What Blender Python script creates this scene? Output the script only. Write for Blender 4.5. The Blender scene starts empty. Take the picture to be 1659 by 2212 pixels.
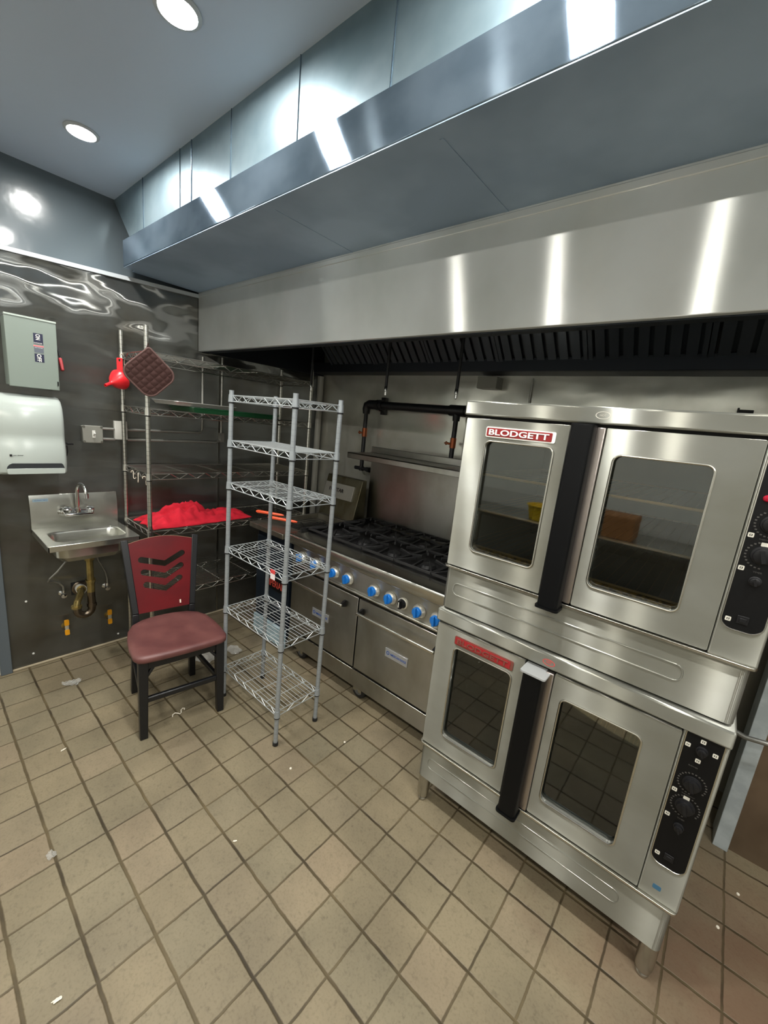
import bpy, bmesh, math, random
from mathutils import Vector, Matrix, noise as mnoise
from mathutils.geometry import tessellate_polygon
R = random.Random(7)
PI = math.pi
X_, Y_, Z_ = (1, 0, 0), (0, 1, 0), (0, 0, 1)
sc = bpy.context.scene
C = sc.collection

# ------------------------------------------------------------------ camera, exposure, lamps
FPX = 875.92                                   # focal length in pixels of the 1659x2212 frame
cam_d = bpy.data.cameras.new('camera')
cam = bpy.data.objects.new('camera', cam_d); C.objects.link(cam)
cam_d.sensor_fit = 'VERTICAL'; cam_d.sensor_height = 36.0; cam_d.lens = FPX / 2212 * 36.0
cam_d.clip_start = 0.02; cam_d.clip_end = 60
rx = Vector((0.7556, 0.6473, 0.1000)); dn = Vector((0.2106, -0.0967, -0.9728)); fw = Vector((-0.6200, 0.7561, -0.2094))
fw.normalize(); rx = (rx - fw * rx.dot(fw)).normalized(); up = rx.cross(fw).normalized()
M = Matrix.Identity(4)
for i in range(3):
    M[i][0] = rx[i]; M[i][1] = up[i]; M[i][2] = -fw[i]
M[0][3], M[1][3], M[2][3] = 3.033, -0.066, 1.687
cam.matrix_world = M
sc.camera = cam
sc.view_settings.view_transform = 'Standard'
sc.view_settings.look = 'None'
sc.view_settings.exposure = 0.0
sc.view_settings.gamma = 1.0
sc.view_settings.use_curve_mapping = False
w = bpy.data.worlds.new('world'); sc.world = w; w.use_nodes = True
w.node_tree.nodes['Background'].inputs[0].default_value = (0.55, 0.6, 0.65, 1)
w.node_tree.nodes['Background'].inputs[1].default_value = 0.25
sc.cycles.max_bounces = 10; sc.cycles.diffuse_bounces = 5; sc.cycles.glossy_bounces = 6
sc.cycles.transparent_max_bounces = 10
sc.cycles.use_denoising = True
sc.cycles.sample_clamp_indirect = 6.0
sc.cycles.caustics_reflective = True; sc.cycles.caustics_refractive = False
LAMP_STRENGTH = 660.0                           # row by the hood
REAR_STRENGTH = 640.0                           # dimmer, warmer row behind the camera
REAR_COLOR = (1.0, 0.955, 0.86, 1)
LAMP_COLOR = (1.0, 0.985, 0.94, 1)
LAMPS = [(x, 0.60) for x in (0.50, 1.49, 2.50, 3.46, 4.42, 5.38)] + [(x, -0.80) for x in (0.74, 1.65, 2.66, 3.6, 4.5, 5.4)]  # the two rightmost lamps of each row are added as unseen fill
CEIL = 2.84

# ------------------------------------------------------------------ materials
MATS = {}
def lin(c):
    c /= 255.0
    return c / 12.92 if c <= 0.04045 else ((c + 0.055) / 1.055) ** 2.4
def rgb(r, g, b): return (lin(r), lin(g), lin(b), 1)
def mat(name, col, rough=0.5, metal=0.0, aniso=0.0, tang=(0, 0.02, 1), spec=0.5, emit=None, coat=0.0, trans=0.0,
        noise=None, bump=None, rnoise=None, alpha=1.0, gl=None):
    """noise=(scale xyz, second colour, lo, hi); bump=(scale xyz, strength, distance); rnoise=(scale xyz, amount)"""
    m = bpy.data.materials.new(name); m.use_nodes = True
    nt = m.node_tree; b = nt.nodes['Principled BSDF']
    b.inputs['Base Color'].default_value = col
    b.inputs['Roughness'].default_value = rough
    b.inputs['Metallic'].default_value = metal
    b.inputs['Specular IOR Level'].default_value = spec
    b.inputs['Coat Weight'].default_value = coat
    b.inputs['Alpha'].default_value = alpha
    b.inputs['Transmission Weight'].default_value = trans
    if emit:
        b.inputs['Emission Color'].default_value = emit[0]; b.inputs['Emission Strength'].default_value = emit[1]
    if aniso:
        b.inputs['Anisotropic'].default_value = aniso
        t = nt.nodes.new('ShaderNodeCombineXYZ')
        for i in range(3): t.inputs[i].default_value = tang[i]
        nt.links.new(t.outputs[0], b.inputs['Tangent'])
    tc = nt.nodes.new('ShaderNodeNewGeometry')
    def nz(scale, detail=4):
        mp = nt.nodes.new('ShaderNodeMapping'); mp.inputs['Scale'].default_value = scale
        nt.links.new(tc.outputs['Position'], mp.inputs['Vector'])
        n = nt.nodes.new('ShaderNodeTexNoise'); n.inputs['Scale'].default_value = 1.0; n.inputs['Detail'].default_value = detail
        nt.links.new(mp.outputs[0], n.inputs['Vector'])
        return n.outputs['Fac']
    if noise:
        r = nt.nodes.new('ShaderNodeMapRange')
        r.inputs['From Min'].default_value = noise[2]; r.inputs['From Max'].default_value = noise[3]
        nt.links.new(nz(noise[0]), r.inputs['Value'])
        mx = nt.nodes.new('ShaderNodeMix'); mx.data_type = 'RGBA'
        mx.inputs['A'].default_value = col; mx.inputs['B'].default_value = noise[1]
        nt.links.new(r.outputs[0], mx.inputs['Factor']); nt.links.new(mx.outputs['Result'], b.inputs['Base Color'])
    if rnoise:
        r = nt.nodes.new('ShaderNodeMapRange')
        r.inputs['From Min'].default_value = 0.3; r.inputs['From Max'].default_value = 0.7
        r.inputs['To Min'].default_value = max(0.02, rough - rnoise[1]); r.inputs['To Max'].default_value = rough + rnoise[1]
        nt.links.new(nz(rnoise[0]), r.inputs['Value']); nt.links.new(r.outputs[0], b.inputs['Roughness'])
    if bump:
        bp = nt.nodes.new('ShaderNodeBump'); bp.inputs['Strength'].default_value = bump[1]; bp.inputs['Distance'].default_value = bump[2]
        nt.links.new(nz(bump[0], bump[3] if len(bump) > 3 else 3), bp.inputs['Height']); nt.links.new(bp.outputs[0], b.inputs['Normal'])
    if gl:                                       # brushed sheet: sharp along the grain (X), long across it
        g = nt.nodes.new('ShaderNodeBsdfAnisotropic'); g.inputs['Roughness'].default_value = gl[0]; g.inputs['Anisotropy'].default_value = gl[1]
        df = nt.nodes.new('ShaderNodeBsdfDiffuse'); mx2 = nt.nodes.new('ShaderNodeMixShader'); mx2.inputs[0].default_value = gl[2]
        t = nt.nodes.new('ShaderNodeCombineXYZ')
        for i, v in enumerate((1, 0.05, 0.01)): t.inputs[i].default_value = v
        nt.links.new(t.outputs[0], g.inputs['Tangent'])
        for q in (g, df):
            q.inputs['Color'].default_value = col
            if noise: nt.links.new(mx.outputs['Result'], q.inputs['Color'])
            if bump: nt.links.new(bp.outputs[0], q.inputs['Normal'])
        nt.links.new(g.outputs[0], mx2.inputs[1]); nt.links.new(df.outputs[0], mx2.inputs[2])
        nt.links.new(mx2.outputs[0], nt.nodes['Material Output'].inputs['Surface'])
    MATS[name] = m
    return m

mat('ceiling_paint', rgb(178, 190, 206), 0.45, bump=((5, 5, 5), 0.15, 0.02))
mat('wall_paint', rgb(86, 95, 100), 0.16, bump=((9, 9, 9), 0.12, 0.012), spec=0.55)
mat('white_trim', rgb(168, 173, 176), 0.4)
mat('front_wall', rgb(214, 216, 212), 0.5)
mat('far_wall', rgb(190, 190, 186), 0.6)
mat('steel_oven', rgb(160, 161, 154), 0.3, 1, noise=((3, 3, 5), rgb(147, 147, 138), 0.35, 0.65), bump=((3.2, 3, 2.6), 0.05, 0.02, 1), gl=(0.29, 0.80, 0.26))
mat('steel_rail', rgb(200, 198, 190), 0.24, 1)
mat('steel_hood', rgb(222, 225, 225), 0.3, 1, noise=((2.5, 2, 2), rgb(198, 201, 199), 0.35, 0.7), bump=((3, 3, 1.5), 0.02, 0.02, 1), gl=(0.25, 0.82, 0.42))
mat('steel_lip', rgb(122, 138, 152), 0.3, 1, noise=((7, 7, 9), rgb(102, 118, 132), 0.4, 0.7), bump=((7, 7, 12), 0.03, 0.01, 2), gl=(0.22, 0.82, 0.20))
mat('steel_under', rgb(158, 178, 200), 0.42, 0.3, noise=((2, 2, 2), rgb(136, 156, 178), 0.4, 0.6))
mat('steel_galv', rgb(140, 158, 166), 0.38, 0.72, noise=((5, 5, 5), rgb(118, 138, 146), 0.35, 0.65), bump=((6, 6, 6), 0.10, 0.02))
mat('steel_range', rgb(176, 175, 170), 0.33, 1, 0.7, noise=((5, 5, 3), rgb(148, 145, 134), 0.4, 0.75), rnoise=((3, 3, 150), 0.04))
mat('steel_dull', rgb(150, 147, 137), 0.40, 0.9, 0.4, noise=((6, 6, 4), rgb(112, 108, 94), 0.4, 0.7))
mat('steel_sink', rgb(198, 198, 190), 0.22, 0.92, noise=((6, 6, 6), rgb(174, 174, 165), 0.35, 0.7))
mat('chrome', rgb(225, 225, 225), 0.08, 1)
mat('steel_leg', rgb(180, 178, 170), 0.25, 1)
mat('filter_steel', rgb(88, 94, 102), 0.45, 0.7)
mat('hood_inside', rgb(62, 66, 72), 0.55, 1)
mat('black_plastic', rgb(6, 7, 9), 0.45, spec=0.18)
mat('black_gap', rgb(8, 8, 8), 0.8)
mat('black_iron', rgb(16, 16, 17), 0.6, bump=((80, 80, 80), 0.2, 0.003))
mat('black_pipe', rgb(20, 22, 26), 0.45)
mat('panel_black', rgb(9, 9, 10), 0.5, spec=0.2)
mat('dial_black', rgb(20, 20, 22), 0.4, spec=0.3)
mat('marking_white', rgb(196, 193, 182), 0.5)
mat('marking_grey', rgb(68, 66, 63), 0.5)
mat('badge_red', rgb(132, 26, 30), 0.35)
mat('badge_worn_red', rgb(150, 34, 40), 0.4)
mat('letter_worn', rgb(150, 92, 84), 0.35, 0.6)
mat('letter_white', rgb(232, 232, 226), 0.3)
mat('oven_inside', rgb(52, 46, 34), 0.45, 0.6, noise=((6, 6, 6), rgb(34, 28, 18), 0.4, 0.65))
mat('amber_rack', rgb(120, 88, 44), 0.4, 1)
mat('amber_bar_lit', rgb(240, 205, 140), 0.3, 0.2)  # pale colour put in for light on the rack's front bar
mat('amber_grease', rgb(190, 158, 76), 0.4, 0.0, noise=((60, 60, 90), rgb(84, 66, 26), 0.4, 0.6))
mat('plate_steel', rgb(176, 168, 164), 0.3, 1, 0.6)
mat('grey_plastic', rgb(150, 152, 152), 0.4)
mat('knob_blue', rgb(22, 108, 190), 0.35)
mat('bezel_steel', rgb(226, 223, 212), 0.3, 0.75)
mat('badge_silver', rgb(190, 192, 196), 0.3, 0.7)
mat('text_blue', rgb(40, 78, 150), 0.4)
mat('rubber', rgb(20, 20, 20), 0.7)
mat('caster_grey', rgb(92, 94, 94), 0.5)
mat('fryer_blue', rgb(34, 44, 56), 0.35, 0.5)
mat('film_blue', rgb(168, 190, 200), 0.4, noise=((12, 12, 40), rgb(140, 164, 174), 0.4, 0.6))
mat('flue_steel', rgb(120, 116, 98), 0.45, 1, noise=((9, 9, 4), rgb(84, 78, 52), 0.4, 0.7))
mat('flue_plate', rgb(176, 175, 168), 0.4, 0.7)
mat('text_black', rgb(14, 14, 14), 0.5)
mat('text_red', rgb(170, 58, 46), 0.5)
mat('orange_grip', rgb(238, 92, 52), 0.4)
mat('grey_epoxy', rgb(150, 156, 160), 0.35, 0.35)
mat('grey_wire', rgb(196, 202, 204), 0.3, 0.6)
mat('ring_black', rgb(16, 16, 18), 0.5)
mat('chrome_wire', rgb(205, 204, 198), 0.26, 1)
mat('tag_white', rgb(225, 215, 215), 0.5)
mat('tag_red', rgb(205, 60, 60), 0.5)
mat('pvc', rgb(168, 168, 160), 0.4)
mat('pad_brown', rgb(62, 42, 39), 0.9, bump=((60, 60, 60), 0.3, 0.004), spec=0.2)
mat('pad_edge', rgb(92, 66, 62), 0.75)
mat('funnel_red', rgb(226, 38, 46), 0.3)
mat('cloth_red', rgb(206, 22, 46), 0.9, bump=((240, 240, 240), 0.2, 0.001), noise=((14, 14, 14), rgb(180, 16, 38), 0.35, 0.7))
mat('tray_green', rgb(22, 78, 46), 0.35)
mat('tray_steel', rgb(205, 205, 200), 0.4, 0.7)
mat('ivory_plastic', rgb(226, 214, 196), 0.5)
mat('brass', rgb(168, 150, 96), 0.3, 0.85, noise=((20, 20, 20), rgb(128, 112, 70), 0.4, 0.7))
mat('pipe_dark', rgb(110, 100, 88), 0.3, 1)
mat('hose_braid', rgb(150, 150, 146), 0.35, 0.8)
mat('valve_yellow', rgb(232, 160, 20), 0.45)
mat('box_grey', rgb(126, 137, 129), 0.42)
mat('box_edge', rgb(176, 186, 178), 0.42)
mat('label_navy', rgb(26, 30, 58), 0.5)
mat('label_grey', rgb(92, 98, 108), 0.5)
mat('label_pink', rgb(226, 120, 124), 0.5)
mat('handle_red', rgb(170, 56, 60), 0.5)
mat('dispenser_white', rgb(172, 180, 175), 0.22, spec=0.5)
mat('dispenser_slot', rgb(30, 34, 38), 0.6)
mat('jbox_grey', rgb(128, 128, 120), 0.5)
mat('conduit', rgb(168, 168, 162), 0.32, 0.65)
mat('white_plastic', rgb(214, 214, 208), 0.45)
mat('wood_red', rgb(98, 8, 16), 0.34, spec=0.35, noise=((5, 5, 9), rgb(84, 7, 14), 0.35, 0.65))
mat('wood_edge', rgb(150, 116, 92), 0.5)
mat('chair_black', rgb(17, 18, 21), 0.38)
mat('seat_red', rgb(104, 64, 61), 0.42, noise=((9, 9, 9), rgb(88, 51, 50), 0.35, 0.65), bump=((60, 60, 60), 0.1, 0.003))
mat('jamb_grey', rgb(86, 94, 100), 0.4)
mat('wall_panel', rgb(122, 106, 88), 0.35, 0.6, noise=((5, 5, 3), rgb(98, 84, 68), 0.4, 0.7))  # brown of the mirrored floor is put into the steel's colour
mat('valve_bronze', rgb(150, 84, 52), 0.4, 0.7)
mat('post_white', rgb(168, 176, 178), 0.5, noise=((14, 14, 14), rgb(150, 158, 160), 0.4, 0.6))
mat('caulk', rgb(170, 158, 134), 0.8)
mat('plastic_clear', rgb(205, 205, 200), 0.12, alpha=0.24)
mat('paper_white', rgb(235, 228, 212), 0.7)
mat('tub_yellow', rgb(226, 190, 40), 0.45)
mat('cardboard', rgb(150, 104, 62), 0.8)
mat('sticker_blue', rgb(54, 96, 124), 0.4)
mat('sticker_pale', rgb(150, 176, 190), 0.4)
mat('red_light', rgb(150, 14, 40), 0.2)

def special_mats():
    # lamp lens
    for nm, lc, ls in (('lamp_lens', LAMP_COLOR, LAMP_STRENGTH), ('rear_lamp_lens', REAR_COLOR, REAR_STRENGTH)):
        m = bpy.data.materials.new(nm); m.use_nodes = True
        nt = m.node_tree; nt.nodes.clear()
        e = nt.nodes.new('ShaderNodeEmission'); o = nt.nodes.new('ShaderNodeOutputMaterial')
        e.inputs[0].default_value = lc; e.inputs[1].default_value = ls
        nt.links.new(e.outputs[0], o.inputs[0]); MATS[nm] = m
    # tinted window glass: partly see-through, partly mirror by angle
    m = bpy.data.materials.new('oven_glass'); m.use_nodes = True
    nt = m.node_tree; nt.nodes.clear()
    o = nt.nodes.new('ShaderNodeOutputMaterial'); mx = nt.nodes.new('ShaderNodeMixShader')
    t = nt.nodes.new('ShaderNodeBsdfTransparent'); t.inputs[0].default_value = (0.72, 0.70, 0.62, 1)
    g = nt.nodes.new('ShaderNodeBsdfGlossy'); g.inputs['Roughness'].default_value = 0.02; g.inputs[0].default_value = (0.85, 0.9, 0.92, 1)
    fr = nt.nodes.new('ShaderNodeFresnel'); fr.inputs[0].default_value = 1.85
    nt.links.new(fr.outputs[0], mx.inputs[0]); nt.links.new(t.outputs[0], mx.inputs[1]); nt.links.new(g.outputs[0], mx.inputs[2])
    nt.links.new(mx.outputs[0], o.inputs[0]); MATS['oven_glass'] = m
    # quarry tile floor
    m = bpy.data.materials.new('floor_tile'); m.use_nodes = True
    nt = m.node_tree; b = nt.nodes['Principled BSDF']; L = nt.links.new
    N = nt.nodes.new
    def math_(op, a, bb=None, c=None):
        n = N('ShaderNodeMath'); n.operation = op
        for i, v in enumerate((a, bb, c)):
            if v is None: continue
            if isinstance(v, (int, float)): n.inputs[i].default_value = v
            else: L(v, n.inputs[i])
        return n.outputs[0]
    geo = N('ShaderNodeNewGeometry'); sp = N('ShaderNodeSeparateXYZ'); L(geo.outputs['Position'], sp.inputs[0])
    def nz(scale, detail=4, rough=0.55):
        mp = N('ShaderNodeMapping'); mp.inputs['Scale'].default_value = (scale,) * 3; L(geo.outputs['Position'], mp.inputs[0])
        n = N('ShaderNodeTexNoise'); n.inputs['Scale'].default_value = 1; n.inputs['Detail'].default_value = detail
        n.inputs['Roughness'].default_value = rough
        L(mp.outputs[0], n.inputs['Vector']); return n.outputs['Fac']
    wob = math_('MULTIPLY', math_('SUBTRACT', nz(14, 3), 0.5), 0.05)
    tx = math_('ADD', math_('DIVIDE', math_('SUBTRACT', sp.outputs[0], 1.1506), 0.159), wob)
    ty = math_('ADD', math_('DIVIDE', sp.outputs[1], 0.159), wob)
    dx = math_('PINGPONG', tx, 0.5); dy = math_('PINGPONG', ty, 0.5)     # 0 at joints
    def joint(d, half):
        r = N('ShaderNodeMapRange'); r.interpolation_type = 'SMOOTHSTEP'
        r.inputs['From Min'].default_value = half * 0.55; r.inputs['From Max'].default_value = half * 1.5
        r.inputs['To Min'].default_value = 1; r.inputs['To Max'].default_value = 0
        L(d, r.inputs['Value']); return r.outputs[0]
    jx = math_('MULTIPLY', joint(dx, 0.021), 0.85); jy = joint(dy, 0.029)
    j = math_('MAXIMUM', jx, jy)
    fx = math_('FLOOR', tx); fy = math_('FLOOR', ty)
    cv = N('ShaderNodeCombineXYZ'); L(fx, cv.inputs[0]); L(fy, cv.inputs[1])
    wn = N('ShaderNodeTexWhiteNoise'); wn.noise_dimensions = '2D'; L(cv.outputs[0], wn.inputs['Vector'])
    def ramp(f, stops):
        r = N('ShaderNodeValToRGB'); L(f, r.inputs[0]); e = r.color_ramp.elements
        while len(e) < len(stops): e.new(0.5)
        for k, (p, col) in enumerate(stops): e[k].position = p; e[k].color = col
        return r.outputs[0]
    def mix(f, a, bb, mode='MIX'):
        n = N('ShaderNodeMix'); n.data_type = 'RGBA'; n.blend_type = mode
        for k, v in (('Factor', f), ('A', a), ('B', bb)):
            if isinstance(v, (int, float)): n.inputs[k].default_value = v
            elif isinstance(v, tuple): n.inputs[k].default_value = v
            else: L(v, n.inputs[k])
        return n.outputs['Result']
    tile = ramp(wn.outputs['Value'], [(0, rgb(128, 119, 98)), (0.35, rgb(134, 123, 101)), (0.7, rgb(127, 119, 99)), (1, rgb(139, 126, 105))])
    blot = ramp(nz(3.2, 5), [(0.35, rgb(112, 104, 84)), (0.65, rgb(255, 250, 240))])
    c1 = mix(0.32, tile, blot, 'MULTIPLY')
    spk = ramp(nz(38, 4, 0.7), [(0.30, rgb(92, 82, 62)), (0.45, rgb(255, 255, 255))])
    c1 = mix(0.26, c1, spk, 'MULTIPLY')
    spk2 = ramp(nz(120, 2), [(0.3, rgb(190, 185, 170)), (0.5, rgb(255, 255, 255))])
    c1 = mix(0.3, c1, spk2, 'MULTIPLY')
    # worn reddish patch by the right-hand oven leg
    dist = N('ShaderNodeVectorMath'); dist.operation = 'DISTANCE'; L(geo.outputs['Position'], dist.inputs[0]); dist.inputs[1].default_value = (3.5, 1.5, 0)
    pm = N('ShaderNodeMapRange'); pm.inputs['From Min'].default_value = 0.75; pm.inputs['From Max'].default_value = 0.1
    L(math_('ADD', dist.outputs['Value'], math_('MULTIPLY', math_('SUBTRACT', nz(6), 0.5), 0.9)), pm.inputs['Value'])
    c1 = mix(math_('MULTIPLY', pm.outputs[0], 0.7), c1, rgb(104, 78, 62))
    gr = ramp(nz(5, 3), [(0.35, rgb(52, 44, 30)), (0.68, rgb(96, 84, 60))])
    col = mix(j, c1, gr)
    L(col, b.inputs['Base Color'])
    rr = N('ShaderNodeMapRange'); rr.inputs['To Min'].default_value = 0.42; rr.inputs['To Max'].default_value = 0.62
    L(nz(7), rr.inputs['Value']); L(rr.outputs[0], b.inputs['Roughness'])
    b.inputs['Specular IOR Level'].default_value = 0.3
    bp = N('ShaderNodeBump'); bp.inputs['Distance'].default_value = 0.004; bp.inputs['Strength'].default_value = 0.6
    L(math_('ADD', math_('MULTIPLY', j, -1), math_('MULTIPLY', nz(45), 0.25)), bp.inputs['Height']); L(bp.outputs[0], b.inputs['Normal'])
    MATS['floor_tile'] = m
    # dark polished wall cladding, buckled near the top of the left wall
    for nm, buckle, col in (('cladding_left', 1.0, rgb(122, 124, 122)), ('cladding_back', 0.35, rgb(222, 222, 214))):
        m = bpy.data.materials.new(nm); m.use_nodes = True
        nt = m.node_tree; b = nt.nodes['Principled BSDF']; L = nt.links.new; N = nt.nodes.new
        b.inputs['Metallic'].default_value = 0.86 if buckle == 1 else 0.62; b.inputs['Base Color'].default_value = col
        geo = N('ShaderNodeNewGeometry'); sp = N('ShaderNodeSeparateXYZ'); L(geo.outputs['Position'], sp.inputs[0])
        zr = N('ShaderNodeMapRange'); zr.interpolation_type = 'SMOOTHSTEP'
        zr.inputs['From Min'].default_value = 1.75; zr.inputs['From Max'].default_value = 2.2
        zr.inputs['To Min'].default_value = 0.18 if buckle == 1 else 0.5; zr.inputs['To Max'].default_value = 1
        L(sp.outputs[2], zr.inputs['Value'])
        mp = N('ShaderNodeMapping'); mp.inputs['Scale'].default_value = (2, 2.6, 4.5); L(geo.outputs['Position'], mp.inputs[0])
        n = N('ShaderNodeTexNoise'); n.inputs['Scale'].default_value = 1; n.inputs['Detail'].default_value = 1.5; L(mp.outputs[0], n.inputs['Vector'])
        mu = N('ShaderNodeMath'); mu.operation = 'MULTIPLY'; L(n.outputs['Fac'], mu.inputs[0]); L(zr.outputs[0], mu.inputs[1])
        bp = N('ShaderNodeBump'); bp.inputs['Strength'].default_value = buckle; bp.inputs['Distance'].default_value = 0.05 if buckle == 1 else 0.03
        L(mu.outputs[0], bp.inputs['Height']); L(bp.outputs[0], b.inputs['Normal'])
        n2 = N('ShaderNodeTexNoise'); n2.inputs['Scale'].default_value = 4; n2.inputs['Detail'].default_value = 5; L(geo.outputs['Position'], n2.inputs['Vector'])
        r2 = N('ShaderNodeMapRange'); r2.inputs['From Min'].default_value = 0.3; r2.inputs['From Max'].default_value = 0.7
        r2.inputs['To Min'].default_value = 0.17 if buckle == 1 else 0.12; r2.inputs['To Max'].default_value = 0.30 if buckle == 1 else 0.24
        L(n2.outputs['Fac'], r2.inputs['Value'])
        if buckle == 1:
            zs = N('ShaderNodeMapRange'); zs.interpolation_type = 'SMOOTHSTEP'
            zs.inputs['From Min'].default_value = 1.7; zs.inputs['From Max'].default_value = 2.1
            zs.inputs['To Min'].default_value = 1.0; zs.inputs['To Max'].default_value = 0.22
            L(sp.outputs[2], zs.inputs['Value'])
            rm = N('ShaderNodeMath'); rm.operation = 'MULTIPLY'; L(r2.outputs[0], rm.inputs[0]); L(zs.outputs[0], rm.inputs[1])
            L(rm.outputs[0], b.inputs['Roughness'])
        else: L(r2.outputs[0], b.inputs['Roughness'])
        mx = N('ShaderNodeMix'); mx.data_type = 'RGBA'; mx.inputs['A'].default_value = col
        mx.inputs['B'].default_value = rgb(104, 102, 95) if buckle == 1 else rgb(198, 196, 186)
        L(r2.outputs[0], mx.inputs['Factor'])
        mr = N('ShaderNodeMapRange'); mr.inputs['From Min'].default_value = 0.45; mr.inputs['From Max'].default_value = 0.7
        L(n2.outputs['Fac'], mr.inputs['Value']); L(mr.outputs[0], mx.inputs['Factor']); L(mx.outputs['Result'], b.inputs['Base Color'])
        if buckle == 1:                          # vertical grain: lamp glints smear sideways into wavy threads
            g = N('ShaderNodeBsdfAnisotropic'); g.inputs['Roughness'].default_value = 0.25; g.inputs['Anisotropy'].default_value = 0.84
            df = N('ShaderNodeBsdfDiffuse'); ms = N('ShaderNodeMixShader'); ms.inputs[0].default_value = 0.13
            t = N('ShaderNodeCombineXYZ'); t.inputs[0].default_value = 0.02; t.inputs[1].default_value = 0.05; t.inputs[2].default_value = 1.0
            L(t.outputs[0], g.inputs['Tangent'])
            for q in (g, df): L(mx.outputs['Result'], q.inputs['Color']); L(bp.outputs[0], q.inputs['Normal'])
            L(g.outputs[0], ms.inputs[1]); L(df.outputs[0], ms.inputs[2]); L(ms.outputs[0], nt.nodes['Material Output'].inputs['Surface'])
        MATS[nm] = m
    # grooved posts: fine ring every inch
    for src, nm in (('chrome_wire', 'chrome_post'), ('grey_epoxy', 'grey_post')):
        m = MATS[src].copy(); m.name = nm; nt = m.node_tree; b = nt.nodes['Principled BSDF']; L = nt.links.new; N = nt.nodes.new
        geo = N('ShaderNodeNewGeometry'); sp = N('ShaderNodeSeparateXYZ'); L(geo.outputs['Position'], sp.inputs[0])
        a = N('ShaderNodeMath'); a.operation = 'PINGPONG'; L(sp.outputs[2], a.inputs[0]); a.inputs[1].default_value = 0.0127
        r = N('ShaderNodeMapRange'); r.inputs['From Min'].default_value = 0.0004; r.inputs['From Max'].default_value = 0.0016; L(a.outputs[0], r.inputs['Value'])
        mx = N('ShaderNodeMix'); mx.data_type = 'RGBA'; base = tuple(b.inputs['Base Color'].default_value)
        mx.inputs['A'].default_value = tuple(v * (0.45 if nm == 'chrome_post' else 0.78) for v in base[:3]) + (1,); mx.inputs['B'].default_value = base
        L(r.outputs[0], mx.inputs['Factor']); L(mx.outputs['Result'], b.inputs['Base Color'])
        MATS[nm] = m
special_mats()

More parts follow.
